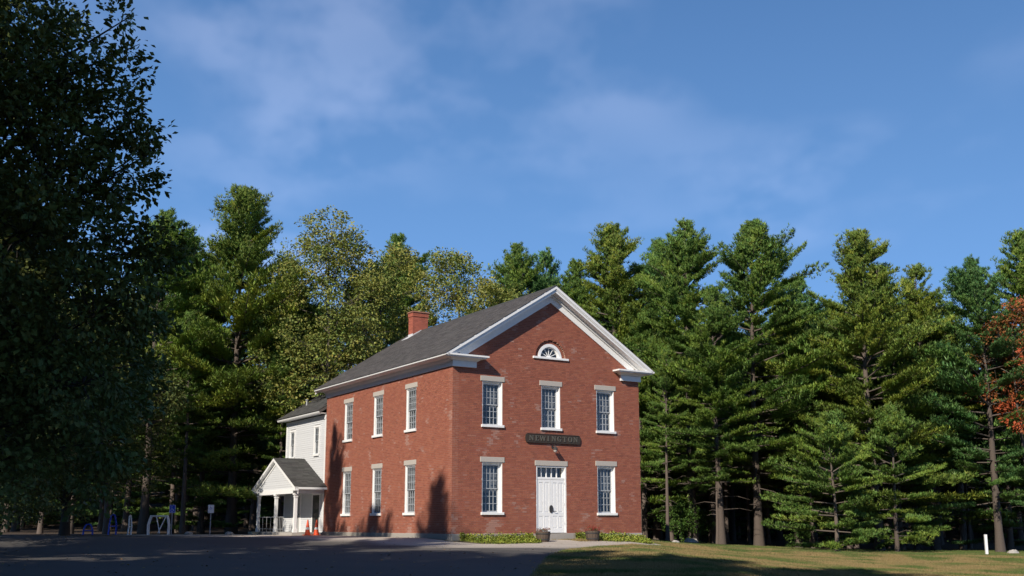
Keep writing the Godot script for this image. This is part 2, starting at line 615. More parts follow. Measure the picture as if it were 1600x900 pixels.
# a hung sash window in an opening w wide and h high whose lower centre is the node's origin
func hung_window(parent: Node3D, at: Vector3, w: float, h: float, cols: int, rows: int, stone: bool, deep: float, face := 0.075) -> void:
	var o := holder("window", parent, at)
	var half := w / 2
	var mb := MB.new()
	if stone:
		mb.slab(Vector3(-half - 0.10, h, -0.25), Vector3(half + 0.10, h + 0.222, 0.028), 0.012)
		part("lintel", mb.mesh(M.lintel_stone), o)
	else:
		mb.slab(Vector3(-half - 0.12, h, -0.05), Vector3(half + 0.12, h + 0.11, 0.035), 0.006)
		mb.box(Vector3(-half - 0.10, 0, -0.05), Vector3(-half, h, 0.03))
		mb.box(Vector3(half, 0, -0.05), Vector3(half + 0.10, h, 0.03))
		part("casing", mb.mesh(M.white_paint), o)
	mb = MB.new()
	mb.slab(Vector3(-half - 0.06, -0.10, -deep - 0.02), Vector3(half + 0.06, 0.012, 0.075), 0.010)
	part("sill", mb.mesh(M.white_paint), o)
	# the box frame: jambs and head lining the whole reveal, then a stop round the sashes
	mb = MB.new()
	mb.box(Vector3(-half, 0.0121, -deep - 0.1), Vector3(-half + 0.028, h - 0.002, -0.012 if stone else 0.02))
	mb.box(Vector3(half - 0.028, 0.0121, -deep - 0.1), Vector3(half, h - 0.002, -0.012 if stone else 0.02))
	mb.box(Vector3(-half + 0.028, h - 0.03, -deep - 0.1), Vector3(half - 0.028, h - 0.002, -0.012))
	var f := face
	mb.box(Vector3(-half + 0.028, 0.0121, -deep - 0.08), Vector3(-half + 0.028 + f, h - 0.03, -deep + 0.02))
	mb.box(Vector3(half - 0.028 - f, 0.0121, -deep - 0.08), Vector3(half - 0.028, h - 0.03, -deep + 0.02))
	mb.box(Vector3(-half + 0.028 + f, h - 0.03 - f, -deep - 0.08), Vector3(half - 0.028 - f, h - 0.03, -deep + 0.02))
	part("frame", mb.mesh(M.white_paint), o)
	var x0 := -half + 0.028 + f
	var x1 := half - 0.028 - f
	var y0 := 0.013
	var y1 := h - 0.03 - f
	var ym := (y0 + y1) / 2
	for s in 2:   # lower sash nearer the room
		var lo := y0 if s == 0 else ym - 0.02
		var hi := ym + 0.02 if s == 0 else y1
		var z := -deep - 0.06 if s == 0 else -deep - 0.02
		var sb := MB.new()
		var rail := 0.038
		sb.box(Vector3(x0, lo, z - 0.018), Vector3(x1, lo + (0.06 if s == 0 else rail), z + 0.018))
		sb.box(Vector3(x0, hi - rail, z - 0.018), Vector3(x1, hi, z + 0.018))
		sb.box(Vector3(x0, lo + 0.06, z - 0.018), Vector3(x0 + rail, hi - rail, z + 0.018))
		sb.box(Vector3(x1 - rail, lo + 0.06, z - 0.018), Vector3(x1, hi - rail, z + 0.018))
		var gx0 := x0 + rail
		var gx1 := x1 - rail
		var gy0 := lo + (0.06 if s == 0 else rail)
		var gy1 := hi - rail
		for k in range(1, cols):
			var gx := lerpf(gx0, gx1, float(k) / cols)
			sb.box(Vector3(gx - 0.011, gy0, z - 0.014), Vector3(gx + 0.011, gy1, z + 0.014))
		for k in range(1, rows):
			var gy := lerpf(gy0, gy1, float(k) / rows)
			sb.box(Vector3(gx0, gy - 0.011, z - 0.013), Vector3(gx1, gy + 0.011, z + 0.013))
		part("sash", sb.mesh(M.sash_paint), o)
		var pw := (gx1 - gx0) / cols - 0.02
		var ph := (gy1 - gy0) / rows - 0.02
		for i in cols:
			for j in rows:
				var g := part("pane", pane(pw, ph), o, Vector3(lerpf(gx0, gx1, float(i) / cols) + 0.01, lerpf(gy0, gy1, float(j) / rows) + 0.01, z))
				g.rotation_degrees = Vector3(rng.randf_range(-0.5, 0.5), rng.randf_range(-0.6, 0.6), 0)
	# a pale blind inside
	var bl := MB.new()
	var n := 10
	var low: float = lerpf(y0, y1, [0.0, 0.0, 0.18, 0.0, 0.42][rng.randi() % 5]) if stone else y0
	for i in n:
		var a := lerpf(x0, x1, float(i) / n)
		var b := lerpf(x0, x1, float(i + 1) / n)
		var za := -deep - 0.16 - 0.012 * (i % 2)
		var zb := -deep - 0.16 - 0.012 * ((i + 1) % 2)
		bl.quad(Vector3(a, low, za), Vector3(b, low, zb), Vector3(b, y1, zb), Vector3(a, y1, za), Color.WHITE)
	part("blind", bl.mesh(M.blind), o)


func make_hall() -> void:
	var hall := thing("brick_hall", "two-storey red brick hall with white gable trim, grey roof and rear chimney", "building", HALL_AT, HALL_TURN)
	var fw := [1.95, 4.96, 7.96]
	var sw := [3.87, 7.38, 10.95]
	var lo_y := 13 * COURSE
	var lo_h := 28 * COURSE
	var up_y := 62 * COURSE
	var up_h := 25 * COURSE
	var lint := 3 * COURSE
	var gaps := []
	for i in 3:
		var at: float = fw[i]
		gaps.append(Rect2(at - 0.5, up_y, 1.0, up_h))
		gaps.append(Rect2(at - 0.6, up_y + up_h, 1.2, lint))
		if i != 1:
			gaps.append(Rect2(at - 0.5, lo_y, 1.0, lo_h))
			gaps.append(Rect2(at - 0.6, lo_y + lo_h, 1.2, lint))
	gaps.append(Rect2(4.96 - 0.79, 0, 1.58, 40 * COURSE))
	gaps.append(Rect2(4.96 - 0.86, 40 * COURSE, 1.72, lint))
	var ridge := WIDE / 2
	var ext := func(y: float) -> Array:
		if y < 7.2:
			return [0.003, WIDE - 0.003]
		var x := (y + 0.2 - 7.60) / 0.63 - 0.45
		return [maxf(0.003, x), minf(WIDE - 0.003, WIDE - x)]
	var fan_y := 104 * COURSE
	brick_wall(hall, 0.003, WIDE - 0.003, 10.7, gaps, ext, 11, Vector3(ridge, fan_y, 0.80))
	# side wall facing the lot
	var side := holder("side_wall", hall, Vector3.ZERO, -90)
	gaps = []
	for i in 3:
		var at: float = -sw[i]
		for k in [[lo_y, lo_h], [up_y, up_h]]:
			gaps.append(Rect2(at - 0.5, k[0], 1.0, k[1]))
			gaps.append(Rect2(at - 0.6, k[0] + k[1], 1.2, lint))
	var flat := func(_y: float) -> Array:
		return [-LONG, -0.003]
	brick_wall(side, -LONG, -0.003, 94 * COURSE, gaps, flat, 12)
	for i in 3:
		hung_window(side, Vector3(-sw[i], lo_y, 0), 1.0, lo_h, 4, 3, true, 0.075, 0.04)
		hung_window(side, Vector3(-sw[i], up_y, 0), 1.0, up_h, 4, 3, true, 0.075, 0.04)
		hung_window(hall, Vector3(fw[i], up_y, 0), 1.0, up_h, 4, 3, true, 0.17)
		if i != 1:
			hung_window(hall, Vector3(fw[i], lo_y, 0), 1.0, lo_h, 4, 3, true, 0.17)
	# the two far walls, the floors and inner partitions keep the rooms dark
	var mb := MB.new()
	mb.box(Vector3(WIDE - 0.3, 0, -LONG + 0.3), Vector3(WIDE - 0.003, 7.4, -0.3))
	mb.box(Vector3(0.3, 0, -LONG), Vector3(WIDE - 0.003, 7.4, -LONG + 0.3))
	mb.prism(PackedVector2Array([Vector2(0, 7.4), Vector2(WIDE, 7.4), Vector2(WIDE / 2, 10.6)]), -LONG, -LONG + 0.3)
	part("wall", mb.mesh(M.mortar), hall)
	mb = MB.new()
	mb.box(Vector3(0.3, 3.6, -LONG + 0.3), Vector3(WIDE - 0.3, 3.85, -0.3))
	mb.box(Vector3(0.3, 0.05, -LONG + 0.3), Vector3(WIDE - 0.3, 0.1, -0.3))
	mb.box(Vector3(0.3, 7.2, -LONG + 0.3), Vector3(WIDE - 0.3, 7.3, -0.3))
	part("floor_slab", mb.mesh(M.plaster), hall)
	# granite base
	var r := RandomNumberGenerator.new()
	r.seed = 5
	var x := 0.0
	while x < WIDE - 0.01:
		var w := minf(r.randf_range(1.2, 2.0), WIDE - x)
		if WIDE - x - w < 0.6:
			w = WIDE - x
		stone_block(hall, Vector3(x + 0.006, -0.55, -0.25), Vector3(x + w - 0.006, 0.10 + r.randf_range(-0.008, 0.004), 0.045 + r.randf_range(0, 0.02)), 0)
		x += w
	x = 0.0
	while x < LONG - 0.01:
		var w := minf(r.randf_range(1.3, 2.3), LONG - x)
		if LONG - x - w < 0.7:
			w = LONG - x
		stone_block(side, Vector3(-x - w + 0.006, -0.55, -0.25), Vector3(-x - 0.006, 0.10 + r.randf_range(-0.01, 0.004), 0.045 + r.randf_range(0, 0.03)), 0)
		x += w
	make_door(hall)
	make_fan_window(hall, Vector3(ridge, fan_y, 0))
	# eaves, rakes and returns
	mb = MB.new()
	for s in [0, 1]:
		var e := MB.new()
		e.prism(PackedVector2Array([Vector2(-0.57, 7.43), Vector2(-0.46, 7.38), Vector2(-0.46, 7.585), Vector2(-0.56, 7.53), Vector2(-0.585, 7.50)]), -LONG - 0.42, 0.40)
		e.box(Vector3(-0.46, 7.395, -LONG - 0.40), Vector3(-0.002, 7.42, 0.0))
		e.prism(PackedVector2Array([Vector2(-0.05, 7.25), Vector2(-0.05, 7.394), Vector2(-0.19, 7.394), Vector2(-0.15, 7.33)]), -LONG - 0.1, -0.004)
		e.box(Vector3(-0.05, 7.06, -LONG - 0.06), Vector3(-0.001, 7.394, -0.002))
		if s == 0:
			mb.add(e, Transform3D.IDENTITY)
		else:
			mb.mirror(e, WIDE / 2)
	part("cornice", mb.mesh(M.white_paint), hall)
	for s in [0, 1]:
		var c := MB.new()
		c.prism(PackedVector2Array([Vector2(-0.58, 7.45), Vector2(1.50, 7.45), Vector2(1.50, 7.52), Vector2(-0.58, 7.52)]), 0.0, 0.50)
		c.box(Vector3(-0.46, 7.40, 0.0), Vector3(1.42, 7.449, 0.44))
		# cove under the slab, then the frieze block
		var top := [Vector3(-0.30, 7.399, 0.0), Vector3(1.28, 7.399, 0.0), Vector3(1.28, 7.399, 0.30), Vector3(-0.30, 7.399, 0.30)]
		var mid := [Vector3(-0.08, 7.29, 0.0), Vector3(1.12, 7.29, 0.0), Vector3(1.12, 7.29, 0.13), Vector3(-0.08, 7.29, 0.13)]
		for i in 4:
			var j := (i + 1) % 4
			c.quad(mid[j], mid[i], top[i], top[j], Color.WHITE)
		c.box(Vector3(-0.06, 7.04, 0.001), Vector3(1.10, 7.289, 0.11))
		if s == 1:
			var flipped := MB.new()
			flipped.mirror(c, WIDE / 2)
			c = flipped
		part("cornice_return", c.mesh(M.white_paint), hall)
	mb = MB.new()
	rake_board(mb, 0.02, 0.15, 0.40, 0.50, -0.50)
	rake_board(mb, 0.15, 0.20, 0.40, 0.47, -0.42)
	rake_board(mb, 0.20, 0.30, 0.36, 0.44, -0.30)
	rake_board(mb, 0.27, 0.30, 0.0, 0.36, -0.30)
	part("rake_trim", mb.mesh(M.white_paint), hall)
	mb = MB.new()
	rake_board(mb, 0.30, 0.41, 0.0, 0.13, 0.05)
	rake_board(mb, 0.41, 0.70, 0.0, 0.05, 0.30)
	part("frieze_board", mb.mesh(M.white_paint), hall)
	# roof
	mb = MB.new()
	for s in [0, 1]:
		var p := PackedVector2Array([Vector2(-0.50, roof_y(-0.50) - 0.02), Vector2(ridge, roof_y(ridge) - 0.02), Vector2(ridge, roof_y(ridge) - 0.14), Vector2(-0.34, roof_y(-0.34) - 0.14)])
		if s == 1:
			for i in 4:
				p[i].x = WIDE - p[i].x
		mb.prism(p, -LONG - 0.40, 0.395)
	var roof := part("roof", mb.mesh(M.roof_felt), hall)
	var slope := Vector3(1, 0.63, 0).normalized()
	var nn := Vector3(-0.63, 1, 0).normalized()
	var start := Vector3(-0.61, roof_y(-0.61), 0.52) + nn * 0.0
	var sh := shingles(start, Vector3(0, 0, -LONG - 0.95), slope * (ridge + 0.61) / slope.x, nn, r, Color(0.105, 0.096, 0.092))
	var sm := part("shingles", sh.mesh(M.shingle), roof)
	sm.set_meta("kind", "stuff")
	mb = MB.new()
	mb.prism(PackedVector2Array([Vector2(ridge - 0.16, roof_y(ridge - 0.16) + 0.012), Vector2(ridge, roof_y(ridge) + 0.010), Vector2(ridge + 0.16, roof_y(ridge - 0.16) + 0.012), Vector2(ridge, roof_y(ridge) + 0.035)]), -LONG - 0.42, 0.52, Color(0.07, 0.067, 0.066))
	part("ridge_cap", mb.mesh(M.shingle), roof)
	mb = MB.new()
	mb.prism(PackedVector2Array([Vector2(WIDE + 0.55, roof_y(-0.55) + 0.004), Vector2(ridge, roof_y(ridge) + 0.004), Vector2(ridge, roof_y(ridge) - 0.015), Vector2(WIDE + 0.55, roof_y(-0.55) - 0.015)]), -LONG - 0.42, 0.515, Color(0.07, 0.067, 0.066))
	part("shingles", mb.mesh(M.shingle), roof)
	mb = MB.new()
	rake_board(mb, 0.04, 0.30, -LONG - 0.46, -LONG - 0.40, -0.5)
	part("rake_trim", mb.mesh(M.white_paint), hall)
	make_chimney(hall)


func stone_block(parent: Node3D, lo: Vector3, hi: Vector3, turn: float) -> void:
	var mb := MB.new()
	var g := rng.randf_range(0.8, 1.1)
	mb.slab(lo, hi, 0.014, Color(g, g, g * 0.98))
	part("foundation_stone", mb.mesh(M.granite), parent)


func make_chimney(hall: Node3D) -> void:
	var at := Vector3(4.42, 9.9, -12.75)
	var ch := holder("chimney", hall, at)
	var core := MB.new()
	core.box(Vector3(0.008, 0, -0.53), Vector3(0.912, 2.0, -0.008))
	core.box(Vector3(0.10, 2.15, -0.44), Vector3(0.82, 2.20, -0.10), Color(0.2, 0.2, 0.2))
	part("core", core.mesh(M.mortar), ch)
	var b := MB.new()
	var r := RandomNumberGenerator.new()
	r.seed = 77
	for row in 28:
		var y := row * COURSE
		var g := 0.03 if row >= 25 else 0.0
		var cells := [[-g, 0.92 + g], [-0.54 - g, g]]
		for f in 2:
			var u: float = cells[f][0] - (0.105 if row % 2 else 0.0)
			while u < cells[f][1]:
				var lo: float = maxf(u, cells[f][0])
				var hi: float = minf(u + 0.2, cells[f][1])
				if hi - lo > 0.02:
					var col := Color(0.42, 0.12, 0.075) * r.randf_range(0.82, 1.15)
					col.a = 1
					if f == 0:
						b.box(Vector3(lo, y, g - 0.09), Vector3(hi, y + 0.067, g), col)
					else:
						b.box(Vector3(-g - 0.001, y, lo), Vector3(-g + 0.09, y + 0.067, hi - 0.002), col)
				u += 0.21
	var bk := part("brickwork", b.mesh(M.brick), ch)
	bk.set_meta("kind", "stuff")
	var cap := MB.new()
	cap.slab(Vector3(-0.07, -0.07, 0), Vector3(0.99, 0.61, 0.06), 0.02, Color(0.85, 0.42, 0.32))
	var cp := part("cap", cap.mesh(M.stone), ch, Vector3(0, 28 * COURSE, 0))
	cp.rotation_degrees.x = -90
	var fl := MB.new()
	var y0 := roof_y(at.x) - at.y
	fl.box(Vector3(-0.012, y0 - 0.08, -0.55), Vector3(-0.002, y0 + 0.13, 0.02))
	fl.prism(PackedVector2Array([Vector2(-0.012, y0 - 0.05), Vector2(0.52, y0 + 0.27), Vector2(0.52, y0 + 0.39), Vector2(-0.012, y0 + 0.08)]), 0.002, 0.012)
	# lead apron lying on the shingles below the stack
	fl.prism(PackedVector2Array([Vector2(-0.38, y0 - 0.38 * 0.63 + 0.022), Vector2(-0.002, y0 + 0.022), Vector2(-0.002, y0 + 0.034), Vector2(-0.38, y0 - 0.38 * 0.63 + 0.034)]), -0.62, 0.10)
	part("flashing", fl.mesh(M.lead), ch)


func make_door(hall: Node3D) -> void:
	var d := holder("door", hall, Vector3(4.96, 0.10, 0))
	var mb := MB.new()
	mb.slab(Vector3(-0.86, 2.90, -0.28), Vector3(0.86, 2.90 + 3 * COURSE - 0.003, 0.03), 0.012)
	part("lintel", mb.mesh(M.lintel_stone), d)
	mb = MB.new()
	mb.box(Vector3(-0.79, 0.02, -0.28), Vector3(-0.73, 2.898, -0.010))
	mb.box(Vector3(0.73, 0.02, -0.28), Vector3(0.79, 2.898, -0.010))
	mb.box(Vector3(-0.73, 2.84, -0.28), Vector3(0.73, 2.898, -0.015))
	mb.slab(Vector3(-0.73, 2.31, -0.28), Vector3(0.73, 2.41, -0.03), 0.01)
	mb.box(Vector3(-0.73, 2.411, -0.25), Vector3(-0.68, 2.839, -0.17))
	mb.box(Vector3(0.68, 2.411, -0.25), Vector3(0.73, 2.839, -0.17))
	for k in range(1, 5):
		var x := lerpf(-0.68, 0.68, k / 5.0)
		mb.box(Vector3(x - 0.02, 2.411, -0.24), Vector3(x + 0.02, 2.839, -0.19))
	part("frame", mb.mesh(M.white_paint), d)
	for k in 5:
		part("pane", pane(0.245, 0.42), d, Vector3(lerpf(-0.68, 0.68, k / 5.0) + 0.013, 2.415, -0.215))
	mb = MB.new()
	mb.box(Vector3(-0.86, -0.62, -0.25), Vector3(0.86, -0.002, 0.42))
	var st := part("doorstep", mb.mesh(M.granite), d)
	st.set_meta("label", "granite doorstep")
	for s in [-1, 1]:
		var leaf := MB.new()
		var x0 := -0.728 if s < 0 else 0.004
		var x1 := -0.004 if s < 0 else 0.728
		var xm := (x0 + x1) / 2
		leaf.box(Vector3(x0, 0.025, -0.10), Vector3(x1, 2.305, -0.062))
		# stiles, rails and the panels' raised mouldings
		for q in [[x0, x0 + 0.10], [xm - 0.045, xm + 0.045], [x1 - 0.10, x1]]:
			leaf.box(Vector3(q[0], 0.025, -0.062), Vector3(q[1], 2.305, -0.040))
		for q in [[0.025, 0.22], [0.74, 0.90], [2.18, 2.305]]:
			leaf.box(Vector3(x0 + 0.10, q[0], -0.062), Vector3(xm - 0.045, q[1], -0.041))
			leaf.box(Vector3(xm + 0.045, q[0], -0.062), Vector3(x1 - 0.10, q[1], -0.041))
		for px in [[x0 + 0.125, xm - 0.07], [xm + 0.07, x1 - 0.125]]:
			for py in [[0.245, 0.715], [0.925, 2.155]]:
				leaf.slab(Vector3(px[0], py[0], -0.0619), Vector3(px[1], py[1], -0.046), 0.012)
		part("door_leaf", leaf.mesh(M.white_paint), d)
		for hy in [0.35, 1.2, 2.1]:
			var hb := MB.new()
			hb.box(Vector3(s * 0.728 - 0.012, hy, -0.045), Vector3(s * 0.728 + 0.012, hy + 0.10, -0.028))
			part("hinge", hb.mesh(M.metal_grey), d)
	mb = MB.new()
	var ring := PackedVector2Array()
	for k in 16:
		ring.append(Vector2(0.10 * cos(TAU * k / 16) - 0.0, 0.17 * sin(TAU * k / 16) + 1.04))
	mb.prism(ring, -0.04, -0.015)
	mb.tube([Vector3(0.12, 0.95, -0.04), Vector3(0.12, 0.95, 0.03), Vector3(0.24, 0.945, 0.035)], [0.012, 0.012, 0.010], 8)
	part("lock_plate", mb.mesh(M.metal_dark), d)
	mb = MB.new()
	mb.box(Vector3(-0.79, 0.02, -0.9), Vector3(0.79, 2.88, -0.85))
	part("vestibule", mb.mesh(M.plaster), d)


func make_fan_window(hall: Node3D, at: Vector3) -> void:
	var o := holder("fan_window", hall, at)
	var mb := MB.new()
	mb.slab(Vector3(-0.95, -0.085, -0.2), Vector3(0.95, 0.012, 0.07), 0.01)
	part("sill", mb.mesh(M.white_paint), o)
	# recessed ring of header bricks on edge
	var back := MB.new()
	arc_band(back, 0.52, 0.83, -0.20, -0.085, 32, Color.WHITE)
	part("arch_backing", back.mesh(M.mortar), o)
	var r := RandomNumberGenerator.new()
	r.seed = 3
	var ring := MB.new()
	for q in [[0.64, 0.725, -0.075], [0.735, 0.83, -0.075], [0.805, 0.915, 0.004]]:
		var cnt := int(PI * q[0] / 0.075)
		for k in cnt:
			var col := Color(0.330, 0.106, 0.064) * r.randf_range(0.8, 1.15)
			col.a = 1
			arc_piece(ring, PI * (k + 0.07) / cnt, PI * (k + 0.93) / cnt, q[0], q[1], q[2] - 0.05, q[2], col)
	var rb := part("arch_bricks", ring.mesh(M.brick), o)
	rb.set_meta("kind", "stuff")
	var fr := MB.new()
	arc_band(fr, 0.50, 0.635, -0.22, -0.055, 32, Color.WHITE)
	arc_band(fr, 0.46, 0.50, -0.22, -0.13, 32, Color.WHITE)
	fr.box(Vector3(-0.50, 0.0121, -0.22), Vector3(0.50, 0.055, -0.13))
	for k in range(1, 6):
		var a := PI * k / 6.0
		var u := Vector3(cos(a), sin(a), 0)
		var s := Vector3(-sin(a), cos(a), 0) * 0.013
		var p0 := Vector3(0, 0.03, -0.15) + u * 0.10
		var p1 := Vector3(0, 0.0, -0.15) + u * 0.475
		fr.quad(p0 - s, p1 - s, p1 + s, p0 + s, Color.WHITE)
		fr.quad(p0 - s + Vector3(0, 0, -0.03), p1 - s + Vector3(0, 0, -0.03), p1 - s, p0 - s, Color.WHITE)
		fr.quad(p0 + s, p1 + s, p1 + s + Vector3(0, 0, -0.03), p0 + s + Vector3(0, 0, -0.03), Color.WHITE)
	arc_band(fr, 0.0, 0.12, -0.20, -0.135, 14, Color.WHITE)
	part("frame", fr.mesh(M.white_paint), o)
	for k in 6:
		var g := MB.new()
		for j in 4:
			var a0 := PI * (k + j / 4.0) / 6.0
			var a1 := PI * (k + (j + 1) / 4.0) / 6.0
			g.quad(Vector3(cos(a0) * 0.1, sin(a0) * 0.1 + 0.03, -0.165), Vector3(cos(a0) * 0.47, sin(a0) * 0.47, -0.165), Vector3(cos(a1) * 0.47, sin(a1) * 0.47, -0.165), Vector3(cos(a1) * 0.1, sin(a1) * 0.1 + 0.03, -0.165), Color.WHITE)
		part("pane", g.mesh(M.glass), o)
	var bk := MB.new()
	bk.box(Vector3(-0.9, -0.1, -1.0), Vector3(0.9, 0.9, -0.95))
	part("attic_partition", bk.mesh(M.plaster), o)


func arc_piece(mb: MB, a0: float, a1: float, r0: float, r1: float, z0: float, z1: float, col: Color) -> void:
	var p := PackedVector2Array([Vector2(cos(a0) * r0, sin(a0) * r0), Vector2(cos(a0) * r1, sin(a0) * r1), Vector2(cos(a1) * r1, sin(a1) * r1), Vector2(cos(a1) * r0, sin(a1) * r0)])
	mb.prism(p, z0, z1, col)


func arc_band(mb: MB, r0: float, r1: float, z0: float, z1: float, n: int, col: Color) -> void:
	for k in n:
		if r0 > 0.001:
			arc_piece(mb, PI * k / n, PI * (k + 1) / n, r0, r1, z0, z1, col)
		else:
			mb.prism(PackedVector2Array([Vector2.ZERO, Vector2(cos(PI * k / n), sin(PI * k / n)) * r1, Vector2(cos(PI * (k + 1) / n), sin(PI * (k + 1) / n)) * r1]), z0, z1, col)


# ------------------------------------------------------------------ annex
func clapboards(parent: Node3D, u0: float, u1: float, y0: float, y1: float, gaps: Array, edge = null) -> void:
	var step := 0.112
	var rows := int((y1 - y0) / step)
	for row in rows:
		var y := y0 + row * step
		var spans := [[u0, u1]]
		if edge != null:
			spans = [edge.call(y + step / 2)]
		for g: Rect2 in gaps:
			if y + step * 0.5 > g.position.y and y + step * 0.5 < g.end.y:
				var next := []
				for s in spans:
					if g.end.x <= s[0] or g.position.x >= s[1]:
						next.append(s)
						continue
					if g.position.x > s[0]:
						next.append([s[0], g.position.x])
					if g.end.x < s[1]:
						next.append([g.end.x, s[1]])
				spans = next
		for s in spans:
			if s[1] - s[0] < 0.03:
				continue
			var mb := MB.new()
			var k := rng.randf_range(0.96, 1.02)
			var t := rng.randf_range(-0.002, 0.002)
			var a := Vector3(s[0], y, 0.018 + t)
			var b := Vector3(s[1], y, 0.018 + t)
			var c := Vector3(s[1], y + step * 1.08, 0.004)
			var d := Vector3(s[0], y + step * 1.08, 0.004)
			var col := Color(k, k, k)
			mb.quad(a, b, c, d, col)
			mb.quad(a - Vector3(0, 0, 0.02), b - Vector3(0, 0, 0.02), b, a, col)
			part("clapboard", mb.mesh(M.clapboard_paint), parent)


func make_annex() -> void:
	var ax := thing("white_annex", "white clapboard rear annex with columned side porch behind the brick hall", "building", hall_point(0.0, 0.0, -LONG), HALL_TURN)
	# local: x along the hall's front, -z away along the side; the wall stands in x = 0.03
	var deep := 6.05
	var mb := MB.new()
	mb.box(Vector3(0.40, -0.5, -deep), Vector3(9.6, 6.2, -0.06))
	mb.box(Vector3(0.03, -0.5, -deep), Vector3(0.40, 6.2, -deep + 0.12))
	mb.box(Vector3(0.03, -0.5, -0.18), Vector3(0.40, 6.2, -0.06))
	part("wall", mb.mesh(M.white_paint), ax)
	var w := holder("lot_wall", ax, Vector3(0.03, 0, 0), -90)   # u = z, outward = -x
	var wins := [[-1.30, 4.17], [-5.0, 4.17]]
	var gaps := []
	for q in wins:
		gaps.append(Rect2(q[0] - 0.42, q[1] - 0.08, 0.84, 1.65))
	gaps.append(Rect2(-4.55, -0.2, 1.2, 2.3))
	gaps.append(Rect2(-1.75, -0.2, 1.25, 2.3))
	clapboards(w, -deep + 0.12, -0.18, 0.06, 6.0, gaps)
	mb = MB.new()
	mb.box(Vector3(-deep, -0.3, 0.0), Vector3(-deep + 0.12, 6.1, 0.032))
	mb.box(Vector3(-0.18, -0.3, 0.0), Vector3(-0.07, 6.1, 0.032))
	mb.box(Vector3(-deep + 0.12, -0.3, 0.0), Vector3(-0.18, 0.06, 0.03))
	part("corner_boards", mb.mesh(M.white_paint), w)
	for q in wins:
		hung_window(w, Vector3(q[0], q[1], 0.02), 0.62, 1.45, 2, 2, false, 0.0, 0.012)
	# eaves
	mb = MB.new()
	mb.box(Vector3(-0.02, 5.98, -deep - 0.02), Vector3(0.029, 6.20, -0.07))
	mb.box(Vector3(-0.38, 6.26, -deep - 0.40), Vector3(0.02, 6.29, -0.07))
	mb.prism(PackedVector2Array([Vector2(-0.42, 6.31), Vector2(-0.38, 6.255), Vector2(-0.38, 6.40), Vector2(-0.43, 6.37)]), -deep - 0.44, -0.07)
	part("eaves", mb.mesh(M.white_paint), ax)
	var ry := func(x: float) -> float:
		return 6.42 + (x + 0.42) * 0.63
	mb = MB.new()
	mb.prism(PackedVector2Array([Vector2(-0.42, 6.40), Vector2(4.96, ry.call(4.96) - 0.02), Vector2(10.34, 6.40), Vector2(10.2, 6.25), Vector2(4.96, ry.call(4.96) - 0.2), Vector2(-0.36, 6.28)]), -deep - 0.42, -0.05)
	mb.prism(PackedVector2Array([Vector2(0.03, 6.1), Vector2(9.6, 6.1), Vector2(4.96, 9.2)]), -deep + 0.02, -deep + 0.2)
	var roof := part("roof", mb.mesh(M.roof_felt), ax)
	var r := RandomNumberGenerator.new()
	r.seed = 9
	var slope := Vector3(1, 0.63, 0).normalized()
	var nn := Vector3(-0.63, 1, 0).normalized()
	var sh := shingles(Vector3(-0.47, ry.call(-0.47), -0.04), Vector3(0, 0, -deep - 0.42), slope * (5.43 / slope.x), nn, r, Color(0.085, 0.084, 0.080))
	part("shingles", sh.mesh(M.shingle), roof).set_meta("kind", "stuff")
	mb = MB.new()
	mb.lathe([[0.05, 0.0], [0.05, 0.32], [0.09, 0.33], [0.09, 0.38], [0.0, 0.40]], 10, Vector3(0.85, ry.call(0.85) - 0.05, -5.2))
	part("vent_pipe", mb.mesh(M.metal_grey), roof)
	make_porch(ax)


